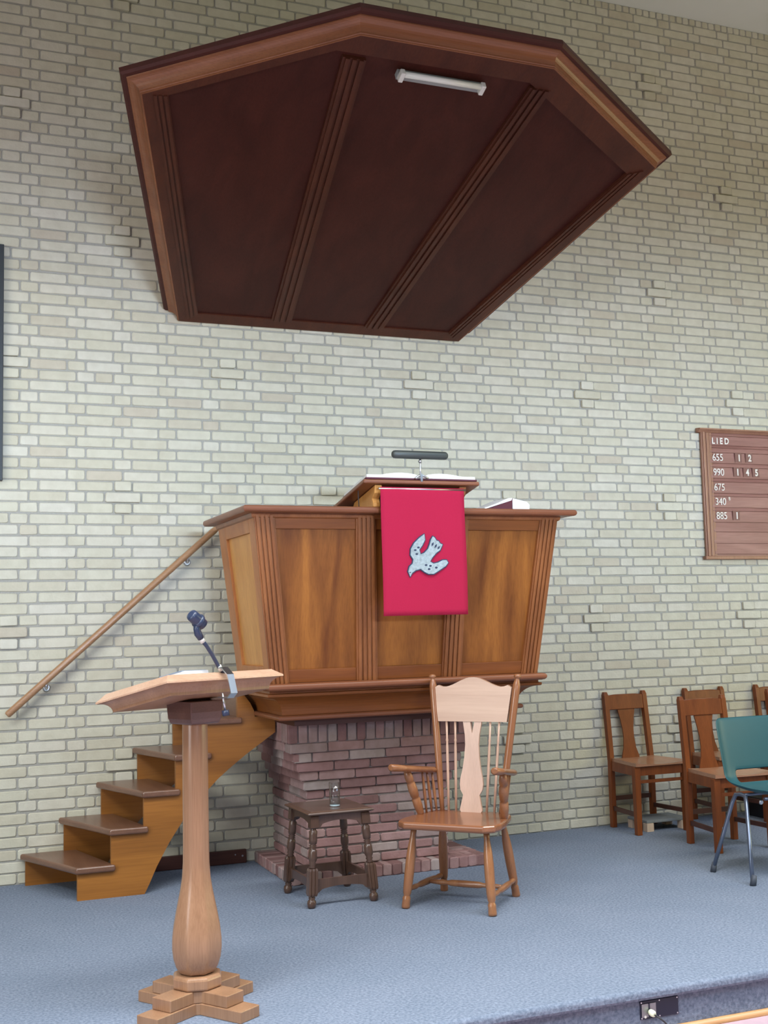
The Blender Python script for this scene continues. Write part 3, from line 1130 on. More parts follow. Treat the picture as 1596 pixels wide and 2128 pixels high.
# outer stringer: saw-tooth above, smooth curve below
top = [(-0.123, 0.0), (-0.123, top_z[0] - 0.036)]
for k in range(1, 6):
    top.append((out_x[k] + 0.004, top_z[k - 1] - 0.036))
    top.append((out_x[k] + 0.004, top_z[k] - 0.036 if k < 5 else 1.09))
top[-1] = (out_x[5] + 0.004, 1.090)
top += [(0.785, 1.090), (0.795, 1.060), (0.840, 1.000), (0.862, 0.955), (0.866, 0.922), (0.985, 0.922), (0.985, 0.828)]
low = [(0.90, 0.772), (0.81, 0.712), (0.726, 0.650), (0.65, 0.590), (0.586, 0.528), (0.515, 0.452), (0.444, 0.370), (0.37, 0.262), (0.301, 0.140), (0.262, 0.055), (0.234, 0.0)]
m = MB()
poly = top + low


def slab_concave(m, poly, fn, d0, d1):
    bm = bmesh.new()
    vs = [bm.verts.new((a, 0, c)) for a, c in poly]
    fc = bm.faces.new(vs)
    fc.normal_update()
    bmesh.ops.triangulate(bm, faces=[fc])
    idx = {v_: i for i, v_ in enumerate(vs)}
    tris = [tuple(idx[v_] for v_ in f_.verts) for f_ in bm.faces]
    bm.free()
    n_ = len(poly)
    V_ = [fn(a, c, d0) for a, c in poly] + [fn(a, c, d1) for a, c in poly]
    F_ = tris + [tuple(i + n_ for i in t[::-1]) for t in tris] + [(i, (i + 1) % n_, n_ + (i + 1) % n_, n_ + i) for i in range(n_)]
    m.add(V_, F_)


slab_concave(m, poly, lambda a, c, d: (a, d, c), YO + 0.002, YO + 0.034)
m.build('stringer', MT['str'], st)
topi = [(-0.344, 0.0), (-0.344, top_z[0] - 0.036)]
for k in range(1, 6):
    topi.append((in_x[k] + 0.018, top_z[k - 1] - 0.036))
    topi.append((in_x[k] + 0.018, top_z[k] - 0.036 if k < 5 else 1.09))
topi += [(0.90, 1.09), (0.90, 0.80)]
lowi = [(0.70, 0.66), (0.50, 0.50), (0.30, 0.31), (0.16, 0.15), (0.06, 0.0)]
m = MB()
slab_concave(m, topi + lowi, lambda a, c, d: (a, d, c), -0.047, -0.018)
m.build('stringer', MT['str'], st)
# top riser board under the pulpit doorway
m = MB()
m.prism([(in_x[5] + 0.02, -0.02), (in_x[5] + 0.045, -0.02), (out_x[5] + 0.035, YO + 0.04), (out_x[5] + 0.01, YO + 0.04)], lambda a, c, d: (a, c, d), top_z[4] + 0.001, 1.092)
m.build('riser', MT['tread'], st)

# handrail
hr = thing('handrail', 'round wooden handrail fixed to the brick wall rising beside the stairs', 'handrail', (-0.452, -0.075, 0.964))
m = MB()
pA, pB = Vector((0, 0, 0)), Vector((1.233, 0, 1.081))
m.turned(pA, pB, [(0.014, 0), (0.0195, 0.004), (0.0205, 0.01), (0.0205, 0.99), (0.018, 1.0)], 20)
m.build('rail', MT['rail'], hr)
for t in (0.175, 0.852):
    q = pA.lerp(pB, t)
    m = MB()
    m.lathe([(0.024, 0), (0.024, 0.006), (0.016, 0.014)], (q.x + 0.01, 0.0745, q.z - 0.045), (q.x + 0.01, 0.0, q.z - 0.045), 16)
    m.tube([(q.x + 0.01, 0.070, q.z - 0.045), (q.x + 0.008, 0.03, q.z - 0.046), (q.x + 0.004, 0.006, q.z - 0.038), (q.x, 0.0, q.z - 0.018)], 0.0085)
    m.build('bracket', MT['steel'], hr)

# ================================================================== LECTERN
LX, LY = 0.0625, -2.632
lec = thing('lectern', 'light oak lectern with sloping top on a bulbous octagonal column and cross foot', 'lectern', (LX, LY, 0))
base_a = radians(-56)
for nm, L_, z0, z1, wd in (('foot_lower', 0.262, 0.0, 0.042, 0.052), ('foot_upper', 0.190, 0.0425, 0.086, 0.047)):
    m = MB()
    for k in range(2):
        a = base_a + k * pi / 2
        Rm = Matrix.Rotation(a, 4, 'Z')
        if k == 0:
            m.box(-L_, L_, -wd, wd, z0, z1, Rm)
        else:
            m.box(wd, L_, -wd, wd, z0, z1, Rm)
            m.box(-L_, -wd, -wd, wd, z0, z1, Rm)
    # chamfered infill in the inner corners
    m.prism([(0.088 * cos(base_a + pi / 8 + k * pi / 4), 0.088 * sin(base_a + pi / 8 + k * pi / 4)) for k in range(8)], lambda a, c, d: (a, c, d), z0, z1)
    m.build(nm, MT['lec'], lec, bevel=0.003)
m = MB()
m.lathe([(0.092, 0.0865), (0.097, 0.092), (0.097, 0.122), (0.093, 0.131), (0.084, 0.135), (0.05, 0.135)], seg=8, rot=pi / 8 + radians(-12), smooth=False)
m.build('collar', MT['lec'], lec, bevel=0.003)
prof = [(0.064, 0.134), (0.072, 0.142), (0.086, 0.165), (0.096, 0.195), (0.1005, 0.23), (0.100, 0.265), (0.095, 0.305), (0.086, 0.35), (0.076, 0.395), (0.066, 0.440), (0.0585, 0.485), (0.0545, 0.54), (0.0535, 0.60), (0.053, 0.80), (0.052, 1.07)]
m = MB()
m.lathe(prof, seg=8, rot=pi / 8 + radians(-12), smooth=False)
colm = m.build('column', MT['lec'], lec)
bv = colm.modifiers.new('bevel', 'BEVEL')
bv.width = 0.012
bv.segments = 4
bv.limit_method = 'ANGLE'
bv.angle_limit = radians(28)
for p_ in colm.data.polygons:
    p_.use_smooth = True
TH = radians(25.2)
SLP = radians(11.0)
DM = Matrix.Translation((-0.016, 0.004 - 0.006, 1.196)) @ Matrix.Rotation(TH, 4, 'Z') @ Matrix.Rotation(-SLP, 4, 'X')
m = MB()
# neck block under the board
RN = Matrix.Rotation(TH, 4, 'Z')
pts_n = lambda hw, hd, z_: [RN @ Vector((sx * hw, sy * hd, z_)) for sx, sy in ((-1, -1), (1, -1), (1, 1), (-1, 1))]
m.loft([pts_n(0.060, 0.060, 1.064), pts_n(0.068, 0.068, 1.068), pts_n(0.073, 0.073, 1.085), pts_n(0.076, 0.076, 1.11), pts_n(0.078, 0.078, 1.1525)])
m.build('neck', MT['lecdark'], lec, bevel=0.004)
W2, D2 = 0.279, 0.230


def drings(prof):
    return [[DM @ Vector((sx * (W2 - i_), sy * (D2 - i_), n_)) for sx, sy in ((-1, -1), (1, -1), (1, 1), (-1, 1))] for i_, n_ in prof]


m = MB()
prof = [(0.046, -0.044)]
for k in range(0, 7):
    a = pi / 2 * k / 6
    prof.append((0.044 - 0.040 * (1 - cos(a)), -0.043 + 0.039 * sin(a)))
prof += [(0.004, -0.0035), (0.006, -0.0035)]
m.loft(drings(prof))
m.build('desk_moulding', MT['lec'], lec)
m = MB()
m.loft(drings([(0.003, -0.0034), (0.0, -0.003), (0.0, 0.003), (0.003, 0.0055), (0.027, 0.027), (0.030, 0.030)]))
m.build('desk_top', MT['lecsheen'], lec)

# paper pad on the lectern
LM = Matrix.Translation((LX, LY, 0)) @ DM
pad = thing('note_pad', 'white note pad with a blue cover lying on the lectern top', 'pad')
pad.matrix_world = LM @ Matrix.Translation((-0.105, -0.130, 0.0303)) @ Matrix.Rotation(radians(4), 4, 'Z')
MB().box(-0.058, 0.058, -0.05, 0.09, 0.0, 0.014).build('pages', MT['paper'], pad)
MB().box(-0.060, 0.060, -0.035, 0.092, 0.0142, 0.0180).build('cover', MT['blue'], pad)

# microphone clip on a gooseneck, clamped to the high edge of the lectern
mic = thing('microphone_holder', 'blue black microphone clip on a gooseneck clamped to the lectern edge', 'microphone holder', (LX, LY, 1.196), TH)
e_y = -0.226
m = MB()
pts_ = [(-0.028, -0.190, 0.080), (-0.045, -0.192, 0.103), (-0.070, -0.194, 0.138), (-0.095, -0.196, 0.168), (-0.118, -0.198, 0.190)]
m.tube([(0.0, -0.188, 0.062)] + pts_, 0.0075, 12)
m.build('gooseneck', MT['blackclip'], mic)
m = MB()
m.rod((-0.112, -0.1975, 0.183), (-0.124, -0.1985, 0.197), 0.0105, seg=16)
m.build('ring', MT['white'], mic)
m = MB()
m.rod((-0.022, -0.190, 0.074), (-0.034, -0.191, 0.092), 0.0092, seg=16)
m.build('ring', MT['white'], mic)
m = MB()
m.tube([(-0.122, -0.198, 0.195), (-0.135, -0.198, 0.213), (-0.141, -0.198, 0.230), (-0.139, -0.198, 0.246)], [0.012, 0.0145, 0.0125, 0.014], 14)
m.build('swivel', MT['blackclip'], mic)
m = MB()
ca = Vector((-0.170, -0.200, 0.286))
cb_ = Vector((-0.108, -0.196, 0.243))
L_ = (cb_ - ca).length
m.lathe([(0.012, 0), (0.0205, 0.003), (0.0225, 0.010), (0.0235, L_ * 0.6), (0.0215, L_ - 0.004), (0.012, L_)], ca, cb_, 20)
m.build('clip', MT['blackclip'], mic)
m = MB()
m.lathe([(0.0235, 0), (0.0275, 0.004), (0.0275, 0.014), (0.0235, 0.018)], (-0.140, -0.198, 0.265), (-0.118, -0.1965, 0.250), 20)
m.build('clip_jaw', MT['blackclip'], mic)
m = MB()
cw = 0.0155
cxm = 0.0
cl = [(-0.19, 0.083), (-0.215, 0.086), (-0.262, 0.060), (-0.290, -0.006), (-0.262, -0.024), (-0.190, -0.026)]
t_ = 0.0045
for (y0_, z0_), (y1_, z1_) in zip(cl, cl[1:]):
    d_ = Vector((0, y1_ - y0_, z1_ - z0_)).normalized()
    n_ = Vector((0, -d_.z, d_.y)) * t_ / 2
    A, B = Vector((0, y0_, z0_)) - d_ * 0.001, Vector((0, y1_, z1_)) + d_ * 0.001
    sx_ = lambda y: -0.022 + (-0.19 - y) * -0.22
    vs = []
    for P_ in (A, B):
        for s2 in (-1, 1):
            for s1 in (-1, 1):
                vs.append(Vector((sx_(P_.y) + s1 * cw, P_.y, P_.z)) + n_ * s2)
    m.add(vs, [(0, 1, 3, 2), (4, 6, 7, 5), (0, 4, 5, 1), (2, 3, 7, 6), (0, 2, 6, 4), (1, 5, 7, 3)])
m.build('clamp', MT['steel'], mic)
m = MB()
m.rod((-0.026, -0.200, -0.010), (-0.016, -0.206, -0.080), 0.0042)
m.build('screw', MT['steel'], mic)
m = MB()
m.rod((-0.0168, -0.2055, -0.074), (-0.0145, -0.207, -0.094), 0.0135, seg=14)
m.build('screw_knob', MT['blackclip'], mic)

# ================================================================== STOOL AND GLASS
sto = thing('stool', 'small dark oak stool with turned legs in front of the red brick pier', 'stool', (1.1135, -1.128, 0), radians(1))
m = MB()
hx = 0.182
rr_ = lambda e, z_: [Vector((sx * (hx - e), sy * (0.200 - e), z_)) for sx, sy in ((-1, -1), (1, -1), (1, 1), (-1, 1))]
m.loft([rr_(0.014, 0.456), rr_(0.002, 0.462), rr_(0.0, 0.467), rr_(0.004, 0.472), rr_(0.016, 0.4745), rr_(0.020, 0.478)])
m.build('seat', MT['stooltop'], sto)
TX, TY, FX, FY = 0.140, 0.160, 0.172, 0.196


def legp(sx, sy, z_):
    t = z_ / 0.45
    return Vector((sx * lerp(FX, TX, t), sy * lerp(FY, TY, t), z_))


for sx in (-1, 1):
    for sy in (-1, 1):
        m = MB()
        for z0_, z1_, r_ in ((0.392, 0.456, 0.0225), (0.060, 0.195, 0.0235)):
            a, b_ = legp(sx, sy, z0_), legp(sx, sy, z1_)
            gq = [(-1, -1), (-.58, -1), (-.42, -.8), (-.26, -1), (.26, -1), (.42, -.8), (.58, -1)] if z0_ < 0.1 else [(-1, -1), (0, -1)]
            prof_ = [(x_ * cos(q_) - y_ * sin(q_), x_ * sin(q_) + y_ * cos(q_)) for q_ in (0, pi / 2, pi, 3 * pi / 2) for x_, y_ in gq]
            ring = lambda c, r: [c + Vector((dx * r, dy * r, 0)) for dx, dy in prof_]
            m.loft([ring(a, r_ * 0.85), ring(a.lerp(b_, 0.08), r_), ring(a.lerp(b_, 0.92), r_), ring(b_, r_ * 0.85)])
        m.turned(legp(sx, sy, 0.193), legp(sx, sy, 0.407), [(0.014, 0), (0.0205, 0.03), (0.014, 0.07), (0.0195, 0.10), (0.0155, 0.14), (0.0215, 0.20), (0.0225, 0.27), (0.0215, 0.37), (0.0205, 0.43), (0.0135, 0.450), (0.0205, 0.475), (0.0135, 0.50), (0.0205, 0.525), (0.0135, 0.55), (0.0195, 0.575), (0.0215, 0.66), (0.0205, 0.78), (0.0215, 0.86), (0.014, 0.90), (0.0195, 0.94), (0.015, 0.98), (0.015, 1)], 16)
        m.turned(legp(sx, sy, 0.0), legp(sx, sy, 0.062), [(0.015, 0), (0.0205, 0.12), (0.0235, 0.35), (0.0215, 0.58), (0.0145, 0.72), (0.019, 0.82), (0.0145, 0.92), (0.016, 1)], 16)
        m.build('leg', MT['stool'], sto)


def arch_rail(a0, a1, z_lo, z_hi, arch, thick, ax, off, name, par, mat):
    n_ = 16
    pol = [(a0, z_hi), (a1, z_hi)]
    for k in range(n_ + 1):
        t = 1 - k / n_
        zz = z_lo + arch * (max(0, sin(pi * t)) ** 0.55) * (1 if 0.12 < t < 0.88 else 0.0) + (0.35 * arch if (0.10 < t < 0.20 or 0.80 < t < 0.90) else 0) * 0
        pol.append((lerp(a0, a1, t), zz))
    m = MB()
    fn = (lambda a, c, d: (a, d, c)) if ax == 'x' else (lambda a, c, d: (d, a, c))
    slab_concave(m, pol, fn, off - thick / 2, off + thick / 2)
    m.build(name, mat, par)


for s_ in (-1, 1):
    arch_rail(-TX + 0.012, TX - 0.012, 0.392, 0.456, 0.034, 0.014, 'x', s_ * (TY + 0.008), 'apron', sto, MT['stool'])
    arch_rail(-TY + 0.012, TY - 0.012, 0.392, 0.456, 0.034, 0.014, 'y', s_ * (TX + 0.008), 'apron', sto, MT['stool'])
    arch_rail(-0.150, 0.150, 0.072, 0.140, 0.028, 0.014, 'x', s_ * 0.187, 'stretcher', sto, MT['stool'])
    arch_rail(-0.172, 0.172, 0.072, 0.140, 0.028, 0.014, 'y', s_ * 0.164, 'stretcher', sto, MT['stool'])

gl = thing('drinking_glass', 'clear drinking glass half filled with water on the dark stool', 'glass', (1.128, -1.192, 0.4782))
m = MB()
Hh = 0.125
prof = [(0.001, 0.0), (0.0265, 0.0), (0.0285, 0.004), (0.0305, Hh), (0.0290, Hh), (0.0268, 0.012), (0.001, 0.010)]
m.lathe(prof, seg=28)
m.build('tumbler', MT['glass'], gl)
m = MB()
m.lathe([(0.001, 0.0108), (0.0262, 0.0128), (0.0277, 0.066), (0.001, 0.066)], seg=28)
m.build('water', MT['water'], gl)
m = MB()
m.lathe([(0.001, 0.0022), (0.0262, 0.0022), (0.0268, 0.004), (0.0268, 0.0095), (0.001, 0.0095)], seg=28)
m.build('thick_base', MT['glassbase'], gl)

# ================================================================== ARMCHAIR
ac = thing('armchair', 'tall varnished wooden armchair with glare-paled crest and splat in front of the pulpit', 'chair', (1.53, -1.718, 0), radians(-47.5))
BL = lambda z_: 0.345 + (z_ - 0.43) * 0.125       # back plane depth at height z


def ovalprism(poly, z0, z1, m, ins=0.008):
    n_ = len(poly)
    pi_ = inset(poly, [ins] * n_)
    m.loft([[Vector((a, b_, z0)) for a, b_ in pi_], [Vector((a, b_, z0 + ins * 0.8)) for a, b_ in poly], [Vector((a, b_, z1 - ins * 0.8)) for a, b_ in poly], [Vector((a, b_, z1)) for a, b_ in pi_]])


seat = [(-0.215, -0.045), (0.215, -0.045), (0.262, -0.005), (0.272, 0.06), (0.262, 0.16), (0.222, 0.34), (0.195, 0.385), (-0.195, 0.385), (-0.222, 0.34), (-0.262, 0.16), (-0.272, 0.06), (-0.262, -0.005)]
m = MB()
ovalprism(seat, 0.397, 0.434, m)
m.build('seat', MT['armseat'], ac, bevel=0.006, seg=2)
LEGP = [(0.015, 0.0), (0.0205, 0.006), (0.0215, 0.03), (0.020, 0.10), (0.021, 0.125), (0.0165, 0.150), (0.0165, 0.160), (0.0205, 0.185), (0.0225, 0.25), (0.0245, 0.45), (0.0245, 0.60), (0.0215, 0.74), (0.0165, 0.84), (0.0145, 0.90), (0.0165, 1.0)]
for s_ in (-1, 1):
    m = MB()
    m.turned((s_ * 0.234, -0.002, 0.0), (s_ * 0.196, 0.045, 0.40), LEGP, 16)
    m.build('leg', MT['arm'], ac)
    m = MB()
    m.turned((s_ * 0.204, 0.430, 0.0), (s_ * 0.170, 0.350, 0.40), LEGP, 16)
    m.build('leg', MT['arm'], ac)
    # side stretchers
    m = MB()
    m.turned((s_ * 0.228, 0.015, 0.088), (s_ * 0.199, 0.448, 0.088), [(0.008, 0), (0.010, 0.06), (0.014, 0.20), (0.010, 0.26), (0.015, 0.32), (0.017, 0.5), (0.015, 0.68), (0.010, 0.74), (0.014, 0.8), (0.010, 0.94), (0.008, 1)], 12)
    m.build('stretcher', MT['arm'], ac)
    # back posts with turned finials
    pz0, pz1 = 0.430, 1.150
    a = Vector((s_ * 0.165, BL(pz0), pz0))
    b_ = Vector((s_ * 0.247 + 0.006, BL(pz1), pz1))
    m = MB()
    m.turned(a, b_, [(0.012, 0), (0.014, 0.12), (0.0165, 0.26), (0.0185, 0.34), (0.0195, 0.6), (0.0205, 0.88), (0.0205, 0.915), (0.0125, 0.958), (0.010, 0.966), (0.0180, 0.972), (0.0205, 0.982), (0.0180, 0.993), (0.007, 1.0)], 16)
    m.build('back_post', MT['arm'], ac)
    # arm: flat bar with rounded knob
    m = MB()
    A, B = Vector((s_ * 0.281, -0.038, 0.700)), Vector((s_ * 0.212, 0.420, 0.636))
    d_ = (B - A).normalized()
    sd = Vector((-d_.y, d_.x, 0)).normalized()
    rings = []
    for t, wq, hq in ((0.0, 0.012, 0.012), (0.012, 0.020, 0.0185), (0.17, 0.0205, 0.019), (0.19, 0.030, 0.018), (0.24, 0.034, 0.0175), (0.5, 0.031, 0.017), (0.9, 0.026, 0.017), (1.0, 0.024, 0.017)):
        c = A.lerp(B, t)
        rings.append([c + sd * wq * cos(k * pi / 6) + Vector((0, 0, hq * sin(k * pi / 6))) for k in range(12)])
    m.loft(rings, smooth=True)
    m.build('armrest', MT['arm'], ac)
    # turned support and three spindles
    m = MB()
    m.turned((s_ * 0.232, 0.215, 0.432), (s_ * 0.266, 0.120, 0.672), [(0.016, 0), (0.019, 0.05), (0.0235, 0.20), (0.0225, 0.36), (0.0155, 0.385), (0.022, 0.41), (0.025, 0.56), (0.022, 0.70), (0.0155, 0.725), (0.0215, 0.75), (0.0225, 0.85), (0.015, 1.0)], 16)
    m.build('arm_support', MT['arm'], ac)
    for k, (t0, t1) in enumerate(((0.30, 0.46), (0.55, 0.62), (0.78, 0.80))):
        m = MB()
        pa = Vector((s_ * 0.236, 0.215, 0.432)).lerp(Vector((s_ * 0.178, 0.36, 0.432)), t0)
        pb_ = A.lerp(B, 0.36).lerp(B, t1 * 0.95)
        m.turned(pa, pb_, [(0.0055, 0), (0.0075, 0.3), (0.0085, 0.5), (0.007, 0.75), (0.0055, 1)], 10)
        m.build('arm_spindle', MT['arm'], ac)
m = MB()
m.turned((-0.213, 0.235, 0.088), (0.213, 0.235, 0.088), [(0.009, 0), (0.011, 0.08), (0.015, 0.20), (0.011, 0.27), (0.0165, 0.32), (0.018, 0.5), (0.0165, 0.68), (0.011, 0.73), (0.015, 0.80), (0.011, 0.92), (0.009, 1)], 12)
m.build('stretcher', MT['arm'], ac)


def backfn(a, c, d):          # a across, c height, d depth offset from back plane
    return (a, BL(c) + d, c)


# crest rail with arched top
m = MB()
pol = [(-0.196, 0.900), (0.196, 0.900)]
for k in range(21):
    t = 1 - k / 20
    a_ = lerp(-0.222, 0.222, t)
    q = abs(a_) / 0.222
    hz = 1.082 + 0.052 * (0.5 + 0.5 * cos(pi * min(1, q / 0.78))) + (0.010 * sin(pi * (q - 0.78) / 0.22) if q > 0.78 else 0) - (0.004 if q > 0.95 else 0)
    pol.append((a_, hz))
slab_concave(m, pol, backfn, -0.011, 0.011)
m.build('crest_rail', MT['armglare'], ac)
# vase splat with V cut
m = MB()
sp = [(0.054, 0.430), (0.063, 0.445), (0.054, 0.485), (0.046, 0.521), (0.062, 0.548), (0.066, 0.575), (0.063, 0.605), (0.051, 0.655), (0.043, 0.71), (0.038, 0.78), (0.041, 0.83), (0.049, 0.875), (0.054, 0.905)]
pol = [(a_, z_) for a_, z_ in sp] + [(0.013, 0.905), (0.0, 0.838), (-0.013, 0.905)] + [(-a_, z_) for a_, z_ in sp[::-1]]
slab_concave(m, pol, backfn, -0.007, 0.007)
m.build('splat', MT['armsplat'], ac)
for a0, a1 in ((-0.128, -0.151), (-0.086, -0.101), (0.086, 0.101), (0.128, 0.151)):
    m = MB()
    m.turned((a0, BL(0.432), 0.432), (a1, BL(0.905), 0.905), [(0.0065, 0), (0.0075, 0.4), (0.0072, 0.70), (0.0055, 0.76), (0.0080, 0.78), (0.0055, 0.80), (0.0062, 1)], 10)
    m.build('back_spindle', MT['armsplat'], ac)


# ================================================================== WOODEN CHAIRS AT THE WALL
def dining_chair(label):
    t = thing('wooden_chair', label, 'chair', group='brown wooden chairs along the brick wall')
    hb, hf = 0.163, 0.192
    for s_ in (-1, 1):
        # rear leg and post in one, leaning back above the seat
        m = MB()
        w_, d_ = 0.0175, 0.019
        ring = lambda x_, y_, z_, a_=w_, b2=d_: [Vector((x_ + dx * a_, y_ + dy * b2, z_)) for dx, dy in ((-1, -1), (1, -1), (1, 1), (-1, 1))]
        m.loft([ring(s_ * hb, 0, 0), ring(s_ * hb, 0, 0.45), ring(s_ * (hb - 0.006), 0.052, 0.895), ring(s_ * (hb - 0.006), 0.055, 0.918, 0.012, 0.013)])
        m.build('back_post', MT['dchair'], t, bevel=0.003)
        m = MB()
        m.loft([ring(s_ * hf, -0.345, 0, 0.019, 0.019), ring(s_ * hf, -0.345, 0.445, 0.022, 0.022)])
        m.build('leg', MT['dchair'], t, bevel=0.003)
        m = MB()
        m.loft([[Vector((s_ * hb + dx, -0.015, 0.13 + dz)) for dx, dz in ((-0.008, -0.014), (0.008, -0.014), (0.008, 0.014), (-0.008, 0.014))], [Vector((s_ * hf + dx, -0.33, 0.13 + dz)) for dx, dz in ((-0.008, -0.014), (0.008, -0.014), (0.008, 0.014), (-0.008, 0.014))]])
        m.build('stretcher', MT['darkwood'], t)
        m = MB()
        m.loft([[Vector((s_ * hb + dx, -0.015, z_)) for dx, z_ in ((-0.011, 0.385), (0.011, 0.385), (0.011, 0.447), (-0.011, 0.447))], [Vector((s_ * hf + dx, -0.33, z_)) for dx, z_ in ((-0.011, 0.385), (0.011, 0.385), (0.011, 0.447), (-0.011, 0.447))]])
        m.build('seat_rail', MT['dchair'], t)
    m = MB()
    m.box(-hf + 0.02, hf - 0.02, -0.356, -0.334, 0.385, 0.447)
    m.build('seat_rail', MT['dchair'], t)
    m = MB()
    m.box(-hf + 0.01, hf - 0.01, -0.352, -0.338, 0.335, 0.355)
    m.build('stretcher', MT['dchair'], t)
    m = MB()
    m.box(-hb + 0.01, hb - 0.01, -0.008, 0.006, 0.18, 0.21)
    m.build('stretcher', MT['darkwood'], t)
    # saddle seat: dished across its width
    m = MB()
    nx_, ny_ = 14, 6
    gv = []
    for lay in (0, 1):
        for iy in range(ny_ + 1):
            v_ = iy / ny_
            y_ = lerp(-0.378, -0.006, v_)
            hw = lerp(0.212, 0.166, v_)
            for ix in range(nx_ + 1):
                u_ = ix / nx_ * 2 - 1
                dish = -0.022 * (1 - u_ ** 2) ** 1.0 * (0.35 + 0.65 * sin(pi * min(1, 0.15 + v_)))
                gv.append((u_ * hw, y_, 0.470 + dish if lay else 0.4475))
    nn_ = (nx_ + 1) * (ny_ + 1)
    fs = []
    for iy in range(ny_):
        for ix in range(nx_):
            i = iy * (nx_ + 1) + ix
            fs.append((i, i + nx_ + 1, i + nx_ + 2, i + 1))
            fs.append((i + nn_, i + 1 + nn_, i + nx_ + 2 + nn_, i + nx_ + 1 + nn_))
    ed = list(range(nx_ + 1)) + [iy * (nx_ + 1) + nx_ for iy in range(1, ny_ + 1)] + [ny_ * (nx_ + 1) + ix for ix in range(nx_ - 1, -1, -1)] + [iy * (nx_ + 1) for iy in range(ny_ - 1, 0, -1)]
    for a, b_ in zip(ed, ed[1:] + ed[:1]):
        fs.append((a, b_, b_ + nn_, a + nn_))
    m.add(gv, fs)
    m.build('seat', MT['dseat'], t)
    yb = lambda z_: 0.052 * (z_ - 0.45) / 0.445 if z_ > 0.45 else 0.0
    m = MB()
    pol = [(-hb + 0.012, 0.795), (hb - 0.012, 0.795), (hb - 0.016, 0.893), (hb * 0.5, 0.899), (-hb * 0.5, 0.899), (-hb + 0.016, 0.893)]
    m.prism(pol, lambda a, c, d: (a, yb(c) + d, c), -0.014, 0.010)
    m.build('crest_rail', MT['dchair'], t, bevel=0.005, seg=3)
    m = MB()
    sp_ = [(0.072, 0.452), (0.068, 0.475), (0.050, 0.53), (0.042, 0.60), (0.044, 0.66), (0.055, 0.73), (0.070, 0.797)]
    pol = sp_ + [(-a_, z_) for a_, z_ in sp_[::-1]]
    slab_concave(m, pol, lambda a, c, d: (a, yb(c) + d, c), -0.005, 0.005)
    m.build('splat', MT['dchair'], t)
    return t


ch = dining_chair('brown wooden chair standing alone against the wall, leftmost of the wooden chairs')
spots = [(3.708, -0.075, 0.0, None),
         (3.800, -0.825, -3.0, 'brown wooden chair in front of another wooden chair, left of the green chair'),
         (4.375, -0.080, 0.0, 'brown wooden chair against the wall, half hidden behind another wooden chair'),
         (5.005, -0.080, 0.0, 'brown wooden chair against the wall, cut off by the right edge'),
         (4.720, -0.560, -2.0, 'brown wooden chair mostly hidden behind the green plastic chair')]
for i, (x_, y_, rz_, lb) in enumerate(spots):
    o = ch if i == 0 else copy_tree(ch)
    o.location = (x_, y_, 0)
    o.rotation_euler = (0, 0, radians(rz_))
    if lb:
        o['label'] = lb

# ================================================================== GREEN PLASTIC CHAIR
gc = thing('plastic_chair', 'teal green plastic shell chair with grey metal legs at right', 'chair', (3.575, -1.76, 0), radians(0))
# shell: swept profile from top of back to seat front (y,z)
profc = [(0.262, 0.842), (0.250, 0.80), (0.236, 0.74), (0.222, 0.66), (0.210, 0.59), (0.202, 0.545), (0.192, 0.505), (0.176, 0.480), (0.155, 0.468), (0.12, 0.460), (0.06, 0.454), (-0.02, 0.448), (-0.10, 0.449), (-0.16, 0.452), (-0.200, 0.447), (-0.222, 0.430), (-0.228, 0.412)]
hwc = [0.232, 0.242, 0.243, 0.242, 0.240, 0.238, 0.236, 0.234, 0.232, 0.230, 0.228, 0.226, 0.225, 0.222, 0.215, 0.205, 0.190]
nu = 24
us = [(-1 + 2 * k / nu) for k in range(nu + 1)]
V_ = []
for (y_, z_), hw in zip(profc, hwc):
    for u_ in us:
        wrap = max(0, abs(u_) - 0.72) / 0.28
        ydir = -0.020 if z_ > 0.52 else -0.006
        zl = 0.004 if z_ > 0.52 else 0.028
        rz_ = 0.0
        if z_ > 0.82:
            rz_ = -0.020 * max(0, (abs(u_) - 0.85) / 0.15) ** 2
        V_.append(Vector((u_ * hw, y_ + ydir * wrap ** 2 - 0.012 * (1 - u_ * u_) * 0 + (0.012 * (1 - u_ * u_) if z_ > 0.5 else 0), z_ + zl * wrap ** 2 + rz_)))
F_ = []
for i in range(len(profc) - 1):
    for k in range(nu):
        if i in (5, 6) and 5 <= k < nu - 5:
            continue                      # hand slot low in the back
        a = i * (nu + 1) + k
        F_.append((a, a + 1, a + nu + 2, a + nu + 1))
m = MB()
m.add(V_, F_, True)
sh = m.build('shell', MT['teal'], gc, recalc=True)
so = sh.modifiers.new('solidify', 'SOLIDIFY')
so.thickness = 0.006
so.offset = 0
ss = sh.modifiers.new('subsurf', 'SUBSURF')
ss.levels = ss.render_levels = 1
for s_ in (-1, 1):
    m = MB()
    pf, pr_ = Vector((s_ * 0.375, -0.190, 0.012)), Vector((s_ * 0.343, 0.187, 0.012))
    tf, tr_ = Vector((s_ * 0.235, 0.005, 0.412)), Vector((s_ * 0.228, 0.120, 0.412))
    m.tube([pf, pf.lerp(tf, 0.5), pf.lerp(tf, 0.93), tf + Vector((-s_ * 0.006, 0.012, 0.016)), (tf + tr_) / 2 + Vector((-s_ * 0.01, 0, 0.022)), tr_ + Vector((-s_ * 0.006, -0.012, 0.016)), pr_.lerp(tr_, 0.93), pr_.lerp(tr_, 0.5), pr_], 0.0115, 14)
    m.build('leg_frame', MT['bluemetal'], gc)
    for q in (pf, pr_):
        m = MB()
        m.lathe([(0.017, 0), (0.0165, 0.03), (0.013, 0.055)], (q.x, q.y, 0.0), (q.x - s_ * 0.02, q.y, 0.08), 14)
        m.build('rubber_foot', MT['rubber'], gc)
